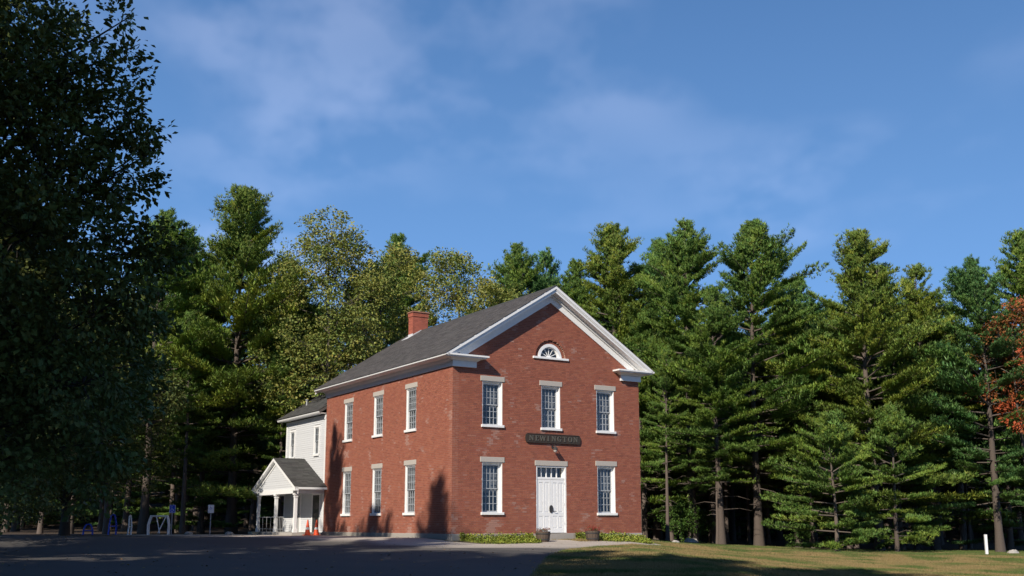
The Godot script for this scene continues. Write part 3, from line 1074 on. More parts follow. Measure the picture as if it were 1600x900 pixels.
func make_porch(ax: Node3D) -> void:
	# gable faces the lot (-x); its middle is at z = -3.05
	var zc := -3.05
	var half := 3.42
	var apex := 4.0
	var eave := 2.38
	var k := (apex - eave) / half
	var po := holder("porch", ax)
	var mb := MB.new()
	mb.box(Vector3(-1.68, -0.5, -6.05), Vector3(0.02, 0.06, -0.02))
	part("deck", mb.mesh(M.stone), po)
	for z in [-5.93, -3.05, -0.12]:
		mb = MB.new()
		mb.box(Vector3(-1.60, 0.061, z - 0.10), Vector3(-1.40, 0.25, z + 0.10))
		mb.box(Vector3(-1.575, 0.25, z - 0.075), Vector3(-1.425, 1.86, z + 0.075))
		mb.box(Vector3(-1.60, 1.86, z - 0.10), Vector3(-1.40, 1.90, z + 0.10))
		mb.box(Vector3(-1.585, 1.90, z - 0.085), Vector3(-1.415, 1.97, z + 0.085))
		mb.box(Vector3(-1.625, 1.97, z - 0.125), Vector3(-1.375, 2.05, z + 0.125))
		part("post", mb.mesh(M.white_paint), po)
	mb = MB.new()
	mb.box(Vector3(-1.60, 2.051, -6.05), Vector3(-1.40, 2.30, -0.02))
	mb.box(Vector3(-1.40, 2.051, -0.20), Vector3(0.03, 2.30, -0.03))
	mb.box(Vector3(-1.40, 2.051, -6.04), Vector3(0.03, 2.30, -5.86))
	mb.box(Vector3(-1.40, 2.29, -5.86), Vector3(0.03, 2.31, -0.20))
	part("beam", mb.mesh(M.white_paint), po)
	# pediment boards
	var pw := holder("pediment", po, Vector3(-1.56, 0, 0), -90)
	var edge := func(y: float) -> Array:
		var h := maxf(0.0, (apex - 0.20 - y) / k)
		return [maxf(zc - h, -6.0), minf(zc + h, -0.08)]
	clapboards(pw, 0, 0, 2.30, apex - 0.2, [], edge)
	mb = MB.new()
	mb.prism(PackedVector2Array([Vector2(-6.0, 2.30), Vector2(-0.1, 2.30), Vector2(zc, apex - 0.2)]), -0.05, 0.0)
	part("pediment_backing", mb.mesh(M.white_paint), pw)
	# rakes: trim boards along both slopes of the gable
	var rk := holder("rake_trim", po, Vector3(-1.56, 0, 0), -90)
	for s in [-1, 1]:
		mb = MB.new()
		for q in [[0.02, 0.16, 0.0, 0.20], [0.16, 0.20, 0.0, 0.17], [0.20, 0.36, 0.0, 0.04]]:
			var e := half + 0.02
			var p := PackedVector2Array([Vector2(zc + s * e, eave - q[1]), Vector2(zc, apex - q[1]), Vector2(zc, apex - q[0]), Vector2(zc + s * e, eave - q[0])])
			mb.prism(p, q[2], q[3])
		# short return at the eave
		mb.prism(PackedVector2Array([Vector2(zc + s * (half + 0.05), eave - 0.20), Vector2(zc + s * (half - 0.55), eave - 0.20), Vector2(zc + s * (half - 0.55), eave - 0.11), Vector2(zc + s * (half + 0.05), eave - 0.11)]), 0.0, 0.205)
		part("board", mb.mesh(M.white_paint), rk)
	var r := RandomNumberGenerator.new()
	r.seed = 19
	for s in [-1, 1]:
		mb = MB.new()
		var q := holder("porch_roof", po, Vector3.ZERO)
		var side := MB.new()
		var nn := Vector3(0, 1, s * k).normalized()
		var e0 := Vector3(-1.76, eave - 0.01, zc + s * half)
		var e1 := Vector3(0.03, eave - 0.01, zc + s * half)
		var a0 := Vector3(-1.76, apex - 0.01, zc)
		var a1 := Vector3(0.03, apex - 0.01, zc)
		if s > 0:
			side.quad(e0, e1, a1, a0, Color.WHITE)
		else:
			side.quad(e1, e0, a0, a1, Color.WHITE)
		part("roof_deck", side.mesh(M.roof_felt), q)
		var along := e1 - e0
		var sh := shingles(e0 + nn * 0.012 + Vector3(-0.02, 0, 0), along + Vector3(0.02, 0, 0), a0 - e0, nn, r, Color(0.080, 0.079, 0.076))
		part("shingles", sh.mesh(M.shingle), q).set_meta("kind", "stuff")
		mb.box(Vector3(-1.74, eave - 0.13, zc + s * half - 0.04), Vector3(0.03, eave - 0.02, zc + s * half + 0.02))
		mb.box(Vector3(-1.55, eave - 0.10, minf(zc + s * half, zc + s * (half - 0.5))), Vector3(0.03, eave - 0.08, maxf(zc + s * half, zc + s * (half - 0.5))))
		part("fascia", mb.mesh(M.white_paint), q)
	# doors in the back of the porch
	var w := holder("porch_door", ax, Vector3(0.03, 0.06, -3.95), -90)
	mb = MB.new()
	mb.box(Vector3(-0.60, 0, 0.0), Vector3(-0.48, 2.04, 0.04))
	mb.box(Vector3(0.48, 0, 0.0), Vector3(0.60, 2.04, 0.04))
	mb.box(Vector3(-0.48, 1.94, 0.0), Vector3(0.48, 2.04, 0.04))
	part("frame", mb.mesh(M.white_paint), w)
	mb = MB.new()
	mb.box(Vector3(-0.479, 0, 0.0), Vector3(0.479, 1.939, 0.015))
	for y in [[0.15, 0.8], [0.95, 1.8]]:
		for x in [[-0.40, -0.04], [0.04, 0.40]]:
			mb.slab(Vector3(x[0], y[0], 0.015), Vector3(x[1], y[1], 0.027), 0.01)
	part("leaf", mb.mesh(M.door_grey), w)
	mb = MB.new()
	mb.tube([Vector3(0.38, 0.95, 0.015), Vector3(0.38, 0.95, 0.07)], [0.02, 0.03], 8)
	part("knob", mb.mesh(M.metal_dark), w)
	var g := holder("glass_door", ax, Vector3(0.03, 0.06, -1.12), -90)
	mb = MB.new()
	mb.box(Vector3(-0.60, 0, 0.0), Vector3(-0.50, 2.04, 0.04))
	mb.box(Vector3(0.50, 0, 0.0), Vector3(0.60, 2.04, 0.04))
	mb.box(Vector3(-0.50, 1.94, 0.0), Vector3(0.50, 2.04, 0.04))
	part("frame", mb.mesh(M.white_paint), g)
	mb = MB.new()
	mb.box(Vector3(-0.499, 0, 0.0), Vector3(0.499, 1.939, 0.012))
	part("leaf", mb.mesh(M.metal_dark), g)
	part("pane", pane(0.8, 1.7), g, Vector3(-0.4, 0.15, 0.016))
	# low pipe rails between the posts
	for q in [[-5.85, -3.13], [-2.97, -1.9]]:
		mb = MB.new()
		mb.tube([Vector3(-1.5, 0.85, q[0]), Vector3(-1.5, 0.85, q[1])], [0.018, 0.018], 6)
		mb.tube([Vector3(-1.5, 0.22, q[0]), Vector3(-1.5, 0.22, q[1])], [0.014, 0.014], 6)
		for i in 5:
			var z := lerpf(q[0] + 0.05, q[1] - 0.05, i / 4.0)
			mb.tube([Vector3(-1.5, 0.06, z), Vector3(-1.5, 0.85, z)], [0.010, 0.010], 5)
		part("railing", mb.mesh(M.metal_grey), po)


# ------------------------------------------------------------------ trees
var plumes := {}
var sprays := []
var fine_sprays := []


# one pine bough of the given length along +x: a loose flat pad of needle tufts beyond a bare inner stem
func make_plume(long: float, r: RandomNumberGenerator, tint: Color) -> MB:
	var mb := MB.new()
	var area := long * 0.62 * minf(0.30 * long + 0.22, 0.95) * 1.5
	var fingers := 3 + int(long)
	var spread := []
	for k in fingers:
		spread.append([r.randf_range(-0.9, 0.9), r.randf_range(0.45, 1.0)])
	for i in int(area * 115):
		var f: Array = spread[i % fingers]
		var t: float = lerpf(0.30, f[1], pow(r.randf(), 0.75)) if i % 4 else r.randf_range(0.35, 1.0)
		var half := minf(0.30 * long + 0.22, 0.95) * (0.25 + 0.75 * sin(PI * clampf((t - 0.25) / 0.85, 0, 1)))
		var side: float = f[0] * half * smoothstep(0.2, 0.8, t) + r.randfn() * 0.13 * minf(1.0, 0.4 + long * 0.2)
		var p := Vector3(t * long, 0.10 * long * t * t + r.randf_range(-0.05, 0.15) - 0.10 * side * side, side)
		tuft(mb, p, Vector3(0.55, 0.55, signf(side) * 0.35), r, tint)
	return mb


func tuft(mb: MB, at: Vector3, dir: Vector3, r: RandomNumberGenerator, tint: Color) -> void:
	var g := r.randf_range(0.75, 1.25)
	var col := Color(0.152 * g * tint.r * r.randf_range(0.85, 1.2), 0.232 * g * tint.g, 0.056 * g * tint.b)
	for i in 6:
		var d := (dir + Vector3(r.randf_range(-1, 1), r.randf_range(-0.8, 0.9), r.randf_range(-1, 1)) * 0.8).normalized()
		var s := d.cross(Vector3(r.randf_range(-0.6, 0.6), 1, r.randf_range(-0.6, 0.6))).normalized() * 0.021
		mb.tri(at - s, at + s, at + d * r.randf_range(0.14, 0.24), col)


# a twig end with broad leaves
func make_spray(r: RandomNumberGenerator, count: int, size: float, spread: float) -> MB:
	var mb := MB.new()
	for i in count:
		var a := r.randf() * TAU
		var reach := pow(r.randf(), 0.6) * spread
		var p := Vector3(r.randf_range(-0.3, 1.0) * spread, sin(a) * reach * 0.55, cos(a) * reach)
		var d := (Vector3(0.5, r.randf_range(-0.9, 0.4), 0) + Vector3(0, sin(a), cos(a)) * 0.8 + Vector3(r.randf_range(-1, 1), r.randf_range(-1, 1), r.randf_range(-1, 1)) * 0.5).normalized()
		var s := d.cross(Vector3(r.randf_range(-0.7, 0.7), 1, r.randf_range(-0.7, 0.7))).normalized()
		var up := s.cross(d)
		var l := size * r.randf_range(0.7, 1.2)
		var g := r.randf_range(0.75, 1.25)
		var col := Color(g * r.randf_range(0.85, 1.2), g, g)
		var m := p + d * l * 0.55
		var w := s * l * 0.33
		mb.tri(p, m + w + up * l * 0.10, p + d * l, col)
		mb.tri(p, p + d * l, m - w + up * l * 0.10, col)
	return mb


func make_templates() -> void:
	var r := RandomNumberGenerator.new()
	r.seed = 90
	for long in [1, 2, 3, 4]:
		plumes[long] = []
		for k in 12:
			plumes[long].append(make_plume(long * 1.0, r, [Color(0.88, 0.9, 0.95), Color(1.0, 1.0, 1.0), Color(1.25, 1.12, 0.92)][k % 3]))
	for k in 8:
		sprays.append(make_spray(r, 38, 0.150, 0.42))
	for k in 8:
		fine_sprays.append(make_spray(r, 46, 0.125, 0.36))


const BARK_PINE := Color(0.215, 0.170, 0.138)


# one bough set on the tree at p, pointing along d
func bough(crown: MB, limbs: MB, p: Vector3, d: Vector3, L: float, bark: Color, r: RandomNumberGenerator) -> void:
	var best := 1
	for q in [2, 3, 4]:
		if absf(q - L) < absf(best - L):
			best = q
	var s := L / best
	var z := d.cross(Vector3.UP if absf(d.y) < 0.95 else Vector3.RIGHT).normalized()
	var up := z.cross(d).normalized()
	var roll := r.randf_range(-0.3, 0.3)
	z = z.rotated(d, roll)
	up = up.rotated(d, roll)
	var list: Array = plumes[best]
	crown.add(list[r.randi() % 12], Transform3D(Basis(d * s, up * s, z * s), p))
	limbs.tube([p, p + d * L * 0.55 + up * 0.03 * L, p + d * L * 0.92 + up * 0.085 * L], [0.012 + 0.011 * L, 0.006 + 0.006 * L, 0.004], 4, bark, false)


# meshes of a white pine: {trunk, limbs, crown}; cb is where the live crown begins, `full` how far boughs keep their length
func pine_meshes(seed_: int, H: float, R: float, cb: float, crowd := 1.0, snags := 8) -> Dictionary:
	var r := RandomNumberGenerator.new()
	r.seed = seed_
	var trunk := MB.new()
	var limbs := MB.new()
	var crown := MB.new()
	var axis := []
	var radii := []
	var lean := Vector3(r.randf_range(-0.02, 0.02), 0, r.randf_range(-0.02, 0.02))
	var rad := 0.0105 * H + 0.05
	for i in 13:
		var t := i / 12.0
		axis.append(Vector3(sin(t * 5 + seed_) * 0.12 * t, -0.3 + t * (H + 0.1), cos(t * 4 + seed_) * 0.12 * t) + lean * H * t)
		radii.append(rad * (1.0 - 0.93 * t) * (1.35 if i == 0 else 1.0))
	var bark := BARK_PINE * r.randf_range(0.8, 1.2)
	bark.a = 1
	trunk.tube(axis, radii, 9, bark)
	var on_axis := func(y: float) -> Vector3:
		var f := clampf((y + 0.3) / (H + 0.1), 0, 1) * 12
		var i := mini(int(f), 11)
		return axis[i].lerp(axis[i + 1], f - i)
	# dead lower stubs
	for k in snags:
		var y := lerpf(0.12, cb + 0.08, r.randf()) * H
		var a := r.randf() * TAU
		var p: Vector3 = on_axis.call(y)
		var d := Vector3(cos(a), r.randf_range(-0.25, 0.3), sin(a))
		var l := r.randf_range(0.5, 2.2)
		limbs.tube([p, p + d * l * 0.6, p + d * l + Vector3(0, -0.12 * l, 0)], [0.035, 0.022, 0.006], 4, bark * 1.1, false)
	# whorls
	var y := cb * H
	var lop := r.randf() * TAU
	var gap: float
	while y < H - 0.25:
		var u := (y - cb * H) / (H - cb * H)
		var env := pow(1.0 - pow(u, 1.75), 0.92) * (0.66 + 0.34 * smoothstep(0.0, 0.3, u)) * (1.0 + 0.18 * sin(u * 15.0 + seed_))
		var cnt := int(r.randf_range(4.2, 6.8) * crowd)
		var a0 := r.randf() * TAU
		for k in cnt:
			var a := a0 + TAU * k / cnt + r.randf_range(-0.4, 0.4)
			var side := 1.0 + 0.25 * cos(a - lop) + 0.15 * cos(3.0 * a + seed_)
			var L := R * env * side * r.randf_range(0.55, 1.1) + 0.5
			if r.randf() < 0.13:
				continue
			var el := lerpf(-0.08, 0.85, pow(u, 1.6)) + r.randf_range(-0.14, 0.18)
			var p: Vector3 = on_axis.call(y + r.randf_range(-0.12, 0.12))
			bough(crown, limbs, p, Vector3(cos(a) * cos(el), sin(el), sin(a) * cos(el)), L, bark, r)
		gap = lerpf(0.95, 0.34, pow(u, 0.7)) * r.randf_range(0.6, 1.4)
		y += gap
	# side leaders near the top, then the leader itself
	for k in 3:
		var a := lop + TAU * k / 3 + r.randf_range(-0.5, 0.5)
		var p: Vector3 = on_axis.call(H * r.randf_range(0.66, 0.78))
		var d := Vector3(cos(a) * 0.42, 1, sin(a) * 0.42).normalized()
		var l := H * r.randf_range(0.12, 0.17)
		limbs.tube([p, p + d * l * 0.5 + Vector3(cos(a), 0, sin(a)) * 0.2, p + d * l], [0.06, 0.04, 0.01], 5, bark, false)
		var t := 0.35
		while t < 1.0:
			for j in 3:
				var b := r.randf() * TAU
				bough(crown, limbs, p + d * l * t, Vector3(cos(b), r.randf_range(0.3, 1.1), sin(b)).normalized(), r.randf_range(0.9, 1.7) * (1.3 - 0.5 * t), bark, r)
			t += 0.17
	for k in 4:
		var a := TAU * k / 4 + r.randf()
		bough(crown, limbs, on_axis.call(H - 0.75), Vector3(cos(a) * 0.4, 1, sin(a) * 0.4).normalized(), 0.8, bark, r)
	return {"trunk": trunk.mesh(M.bark), "limbs": limbs.mesh(M.bark), "crown": crown.mesh(M.needles), "H": H}


# a broadleaf tree from lobes [centre, radius]; leaf colours are drawn between two tones
func broad_meshes(seed_: int, H: float, lobes: Array, fork: float, per: float, tone_a: Color, tone_b: Color, leaf: Array, bark: Color, rad: float) -> Dictionary:
	var r := RandomNumberGenerator.new()
	r.seed = seed_
	var trunk := MB.new()
	var limbs := MB.new()
	var crown := MB.new()
	var axis := []
	var radii := []
	for i in 9:
		var t := i / 8.0
		axis.append(Vector3(sin(t * 4 + seed_) * 0.25 * t, -0.3 + t * H * 0.85, cos(t * 3 + seed_) * 0.25 * t))
		radii.append(rad * (1.0 - 0.85 * t) * (1.3 if i == 0 else 1.0))
	trunk.tube(axis, radii, 10, bark)
	var kinds := []
	for k in leaf.size():
		var tone := tone_a.lerp(tone_b, float(k) / (leaf.size() - 1)) * r.randf_range(0.85, 1.15)
		var one := MB.new()
		one.add(leaf[k], Transform3D.IDENTITY, Color(tone.r, tone.g, tone.b))
		kinds.append(one)
	for lobe in lobes:
		var c: Vector3 = lobe[0]
		var R: float = lobe[1]
		var low := clampf(c.y - Vector2(c.x, c.z).length() * 0.75, fork * H, H * 0.8)
		var f := clampf((low + 0.3) / (H * 0.85), 0, 0.999) * 8
		var p: Vector3 = axis[int(f)].lerp(axis[int(f) + 1], f - int(f))
		var k1 := p.lerp(c, 0.45) + Vector3(r.randf_range(-0.3, 0.3), R * 0.25, r.randf_range(-0.3, 0.3))
		var th := clampf(0.02 + p.distance_to(c) * 0.010, 0.02, rad * 0.4)
		limbs.tube([p, k1, c, c + (c - k1).normalized() * R * 0.7], [th, th * 0.6, th * 0.25, 0.005], 5, bark, false)
		var mood := r.randi() % leaf.size()
		var cnt := int(per * R * R * (0.8 if R < 0.7 else 1.0))
		for i in cnt:
			var d := Vector3(r.randfn(), r.randfn() * 0.85, r.randfn()).normalized()
			var q := c + d * R * pow(r.randf(), 0.42)
			var away := (d + (q - Vector3(0, H * 0.45, 0)).normalized() * 0.5 + Vector3(0, 0.1, 0)).normalized()
			var z := away.cross(Vector3(r.randf_range(-0.4, 0.4), 1, r.randf_range(-0.4, 0.4))).normalized()
			var s := r.randf_range(0.8, 1.25)
			crown.add(kinds[(mood + r.randi() % 4) % leaf.size()], Transform3D(Basis(away * s, z.cross(away) * s, z * s), q))
			if i % 4 == 0:
				limbs.tube([c.lerp(q, 0.1), c.lerp(q, 0.6) + Vector3(0, 0.06, 0), q + away * 0.3], [0.018, 0.010, 0.004], 3, bark, false)
	return {"trunk": trunk.mesh(M.bark), "limbs": limbs.mesh(M.bark), "crown": crown.mesh(M.leaves), "H": H}


func round_lobes(seed_: int, H: float, R: float, base: float, cnt: int) -> Array:
	var r := RandomNumberGenerator.new()
	r.seed = seed_
	var out := []
	for i in cnt:
		var t := (i + 0.5) / cnt
		var y := lerpf(base, H, 0.12 + 0.80 * t)
		var env := R * sin(PI * clampf(0.22 + 0.70 * t, 0, 1)) * 0.72
		var a := i * 2.39996 + r.randf_range(-0.5, 0.5)
		var rr := env * sqrt(r.randf_range(0.15, 1.0))
		out.append([Vector3(cos(a) * rr, y, sin(a) * rr), R * r.randf_range(0.26, 0.40)])
	out.append([Vector3(0.2, H - R * 0.28, 0.1), R * 0.27])
	return out


func plant_tree(called: String, category: String, meshes: Dictionary, x: float, d: float, H: float, turn: float, label: String, group := "", leaves: Material = null, wide := 1.1) -> Node3D:
	var t := thing(called, label, category, Vector3(x, ground_y(x, -d), -d), turn, group)
	var s: float = (H - 0.4) / meshes.H
	t.scale = Vector3(s * wide, s, s * wide)
	part("trunk", meshes.trunk, t)
	part("limbs", meshes.limbs, t)
	var c := part("crown", meshes.crown, t)
	if leaves:
		c.set_surface_override_material(0, leaves)
	return t


func make_trees() -> void:
	make_templates()
	var P := [
		pine_meshes(1, 20.0, 5.8, 0.12, 1.15), pine_meshes(2, 20.0, 4.9, 0.17, 1.15), pine_meshes(3, 20.0, 6.0, 0.22, 1.15, 12),
		pine_meshes(4, 20.0, 4.5, 0.15, 1.15), pine_meshes(5, 20.0, 4.5, 0.24, 1.1, 14), pine_meshes(6, 19.0, 5.8, 0.05, 1.15, 2),
	]
	var young := pine_meshes(7, 8.0, 3.7, 0.06, 1.0, 0)
	var young_b := pine_meshes(8, 9.0, 3.0, 0.10, 1.0, 2)
	var deep_pine := pine_meshes(9, 18.0, 3.4, 0.36, 0.8, 12)
	var shade_pine := pine_meshes(10, 24.0, 5.4, 0.28, 1.12, 6)
	var oak_bark := Color(0.20, 0.17, 0.14)
	var ya := Color(0.265, 0.262, 0.062)
	var yb := Color(0.165, 0.215, 0.050)
	var oak := broad_meshes(31, 19.0, round_lobes(1, 19.0, 4.9, 5.5, 20), 0.28, 17.0, ya, yb, sprays, oak_bark, 0.24)
	var oak_b := broad_meshes(32, 18.0, round_lobes(2, 18.0, 3.9, 7.5, 15), 0.34, 20.0, ya, yb, sprays, oak_bark, 0.19)
	var maple := broad_meshes(33, 13.6, round_lobes(3, 13.6, 2.5, 5.0, 12), 0.3, 18.0, Color(0.31, 0.070, 0.027), Color(0.21, 0.100, 0.032), sprays, oak_bark, 0.13)
	var sapling := broad_meshes(34, 4.0, round_lobes(4, 4.0, 1.9, 0.5, 9), 0.1, 26.0, Color(0.09, 0.17, 0.03), Color(0.06, 0.12, 0.025), sprays, oak_bark, 0.04)
	var gold: Material = M.needles_gold
	var blue: Material = M.needles_blue

	# the edge of the wood that the sun reaches
	plant_tree("white_pine", "pine tree", P[1], -22.0, 64, 20.3, 20, "white pine half hidden behind the dark leafy tree, beyond the parking signs", "", null)
	plant_tree("white_pine", "pine tree", P[3], -22.2, 71, 20.6, 70, "slim white pine between the dark leafy tree and the tallest pine", "")
	plant_tree("white_pine", "pine tree", P[0], -17.3, 66, 22.2, 130, "tallest white pine, broad-crowned, rising behind the white annex", "", gold)
	plant_tree("white_pine", "pine tree", P[4], -17.1, 80, 21.0, 10, "dark white pine standing behind the tallest pine and the yellowing oak", "")
	plant_tree("oak_tree", "oak tree", oak, -11.4, 64, 19.6, 0, "large yellowing oak with rounded crown behind the annex roof")
	plant_tree("oak_tree", "oak tree", oak_b, -8.2, 67, 18.6, 80, "yellowing oak with drooping shoulder beside the large oak, left of the chimney")
	plant_tree("white_pine", "pine tree", P[3], -8.4, 79, 22.6, 200, "pine top showing over the yellowing oaks")
	plant_tree("oak_tree", "oak tree", oak_b, -4.1, 74, 20.5, 210, "yellow-green oak rising straight behind the brick chimney")
	plant_tree("oak_tree", "oak tree", oak_b, -0.9, 72, 17.6, 300, "lowest yellow-green oak behind the middle of the hall roof")
	plant_tree("white_pine", "pine tree", P[1], 0.0, 82, 23.0, 40, "pointed sunlit pine behind the middle of the hall roof", "", null, 1.0)
	plant_tree("white_pine", "pine tree", P[4], 2.7, 84, 22.7, 140, "bluish pointed pine behind the gable peak", "", blue, 1.0)
	plant_tree("white_pine", "pine tree", P[3], 4.7, 79, 20.6, 260, "lower pine in the dip between bluish pointed pine and bushy pine", "", null)
	plant_tree("white_pine", "pine tree", P[0], 6.8, 72, 21.8, 250, "bushy white pine just past the gable peak", "", gold)
	plant_tree("white_pine", "pine tree", P[3], 10.0, 74, 21.4, 310, "white pine with blunt top between bushy pine and double pine", "", blue)
	plant_tree("white_pine", "pine tree", P[1], 11.3, 67, 21.2, 95, "white pine with a tall narrow leader past the hall's far corner", "")
	plant_tree("white_pine", "pine tree", P[2], 14.7, 64, 20.2, 15, "white pine with bare pale trunk and wide flat-topped crown", "", null)
	plant_tree("white_pine", "pine tree", P[4], 12.1, 62, 15.5, 200, "white pine with straight dark trunk at the lawn edge", "")
	plant_tree("white_pine", "pine tree", P[3], 19.9, 71, 18.4, 60, "lower bluish pine in the gap beside the wide-crowned pine", "", blue)
	plant_tree("white_pine", "pine tree", P[5], 20.5, 60, 18.8, 160, "broad full white pine with boughs almost to the lawn", "", gold)
	plant_tree("white_pine", "pine tree", young, 16.6, 55, 7.2, 30, "low young pine with spreading boughs on the lawn edge")
	plant_tree("white_pine", "pine tree", young_b, 20.4, 57, 8.0, 120, "young pine in front of the broad full pine")
	plant_tree("white_pine", "pine tree", P[4], 25.6, 65, 17.9, 280, "thin pine with brownish bare stem beside the broad full pine", "", gold)
	plant_tree("white_pine", "pine tree", P[3], 23.8, 68, 18.6, 340, "dark pine standing behind the broad full pine", "")
	plant_tree("white_pine", "pine tree", P[1], 27.2, 60, 17.2, 180, "blue-green layered pine behind the white post", "", blue)
	plant_tree("white_pine", "pine tree", P[0], 31.2, 63, 19.6, 220, "pine rising behind the red maple", "")
	plant_tree("white_pine", "pine tree", P[5], 8.6, 70, 15.5, 75, "mid-height pine pressed against the hall's far corner", "")
	plant_tree("white_pine", "pine tree", P[3], 17.6, 66, 16.0, 115, "mid-height pine between the wide flat-topped pine and the broad full pine", "", gold)
	plant_tree("white_pine", "pine tree", P[5], 22.8, 63, 13.5, 285, "mid-height pine under the dark pine beside the broad full pine", "")
	plant_tree("white_pine", "pine tree", P[5], 29.6, 64, 14.0, 25, "mid-height pine between the blue-green pine and the red maple", "", blue)
	plant_tree("white_pine", "pine tree", P[5], -19.4, 67, 15.0, 195, "mid-height pine between two tall pines beyond the parking signs", "")
	plant_tree("white_pine", "pine tree", P[3], -14.2, 69, 16.5, 240, "mid-height pine between the tallest pine and the large yellowing oak", "")
	plant_tree("maple_tree", "maple tree", maple, 28.6, 59.0, 14.6, 0, "red autumn maple among the pines")
	plant_tree("sapling", "sapling", sapling, 10.4, 66, 2.9, 0, "bright green leafy sapling under the pines past the hall corner")
	plant_tree("sapling", "sapling", sapling, 11.9, 69, 2.6, 140, "small leafy sapling deeper under the pines past the hall corner")
	plant_tree("sapling", "sapling", sapling, 17.6, 66, 2.2, 70, "low leafy sapling beside the young pine")

	# the wood behind, row after row
	var r := RandomNumberGenerator.new()
	r.seed = 64
	var deep := [deep_pine, P[4], P[3]]
	for row in 3:
		var d := 74.0 + row * 10
		var x := -44.0 - row * 4
		while x < 44 + row * 5:
			var px := x + r.randf_range(-1.2, 1.2)
			var pd := d + r.randf_range(-3.5, 3.5)
			var high := r.randf_range(14.5, 18.0) + row * 1.2
			x += r.randf_range(3.4, 5.2)
			if px > -16 and px < 4 and row < 1 or px < -8 and row == 2:
				continue
			plant_tree("white_pine", "pine tree", deep[r.randi() % 3], px, pd, high, r.randf() * 360, "pine standing deep in the wood behind the front row", "pines deep in the wood", [null, blue, gold][r.randi() % 3])
	for row in 3:
		var d := 97.0 + row * 8
		var x := -60.0
		while x < 62:
			var px := x + r.randf_range(-1.0, 1.0)
			x += r.randf_range(3.0, 4.6)
			plant_tree("white_pine", "pine tree", P[5], px, d + r.randf_range(-3, 3), r.randf_range(13, 17), r.randf() * 360, "low-branched pine far back in the wood", "low-branched pines far back in the wood", [null, blue, gold][r.randi() % 3])
	# slim stems just inside the wood
	for i in 26:
		var px := lerpf(8.0, 36.0, (i + r.randf()) / 26.0)
		var pd := r.randf_range(62, 71)
		plant_tree("white_pine", "pine tree", deep_pine, px, pd, r.randf_range(11, 15), r.randf() * 360, "slim bare-stemmed pine just inside the wood beyond the lawn", "slim pines inside the wood", null, 0.8)
	for i in 9:
		var px := lerpf(-40.0, -13.5, (i + r.randf()) / 9.0)
		plant_tree("white_pine", "pine tree", deep_pine, px, r.randf_range(61, 69), r.randf_range(12, 16), r.randf() * 360, "slim bare-stemmed pine beyond the parking signs", "slim pines beyond the lot", null, 0.9)

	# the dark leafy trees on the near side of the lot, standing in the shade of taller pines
	var shaded_a := Color(0.110, 0.135, 0.036)  # leaf tones darker than the other oaks, deepening the shade by colour
	var shaded_b := Color(0.085, 0.115, 0.030)
	var lobes := []
	for q in [   # across, up, towards the lot, radius
		[-4.6, 11.8, 0.5, 1.9], [-2.8, 13.0, 0.0, 1.7], [-1.0, 12.6, 0.6, 1.6], [-1.4, 10.6, 1.6, 1.8], [0.2, 11.2, 0.2, 1.2], [0.9, 10.0, 0.4, 1.0], [2.45, 10.75, 0.2, 0.34], [2.6, 10.25, 0.1, 0.32], [2.45, 9.7, 0.2, 0.40], [2.2, 9.2, 0.2, 0.55], [1.75, 9.7, 0.3, 0.5],
		[2.75, 8.75, 0.2, 0.50], [2.0, 8.5, 0.3, 0.75], [3.15, 8.15, 0.1, 0.26], [2.75, 7.95, 0.2, 0.40], [2.5, 7.6, 0.3, 0.75], [1.4, 8.9, 0.4, 0.9], [0.4, 8.7, 1.2, 1.5], [1.5, 7.4, 0.8, 1.2], [-1.9, 9.3, 1.0, 2.0], [-3.9, 9.0, 0.3, 1.9], [-2.8, 7.0, 1.2, 2.0], [-0.8, 6.7, 1.6, 1.9],
		[1.2, 6.3, 1.0, 1.6], [2.7, 6.1, 0.5, 1.05], [-3.6, 5.0, 0.9, 1.9], [-1.6, 4.8, 1.4, 1.8], [0.4, 4.4, 1.3, 1.7], [2.5, 4.9, 0.7, 1.25], [2.4, 3.7, 0.7, 1.2], [-3.0, 3.2, 1.0, 1.5], [-1.0, 3.0, 1.3, 1.4], [1.0, 2.9, 1.0, 1.3], [2.6, 2.7, 0.4, 0.9],
		[-5.4, 8.0, 0.2, 1.9], [-5.6, 5.4, 0.2, 1.8], [-0.5, 11.0, -2.2, 1.5], [-2.5, 10.0, -2.4, 1.8], [0.2, 7.2, -2.2, 1.6], [-2.6, 5.6, -2.2, 1.8], [1.6, 4.8, -1.9, 1.4]]:
		lobes.append([Vector3(q[0], q[1], q[2]), q[3]])
	var near := broad_meshes(35, 14.5, lobes, 0.14, 35.0, shaded_a, shaded_b, fine_sprays, Color(0.10, 0.085, 0.07), 0.26)
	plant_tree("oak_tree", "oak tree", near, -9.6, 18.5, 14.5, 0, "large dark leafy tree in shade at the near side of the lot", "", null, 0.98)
	var side_oak := broad_meshes(36, 12.0, round_lobes(8, 12.0, 5.2, 1.0, 30), 0.12, 22.0, shaded_a, shaded_b, sprays, Color(0.10, 0.085, 0.07), 0.22)
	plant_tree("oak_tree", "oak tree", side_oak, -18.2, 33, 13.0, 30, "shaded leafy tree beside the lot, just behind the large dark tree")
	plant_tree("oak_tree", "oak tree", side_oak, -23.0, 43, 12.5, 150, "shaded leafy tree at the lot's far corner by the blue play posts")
	plant_tree("oak_tree", "oak tree", side_oak, -22.5, 54, 12.5, 250, "shaded leafy tree at the wood edge behind the play equipment")
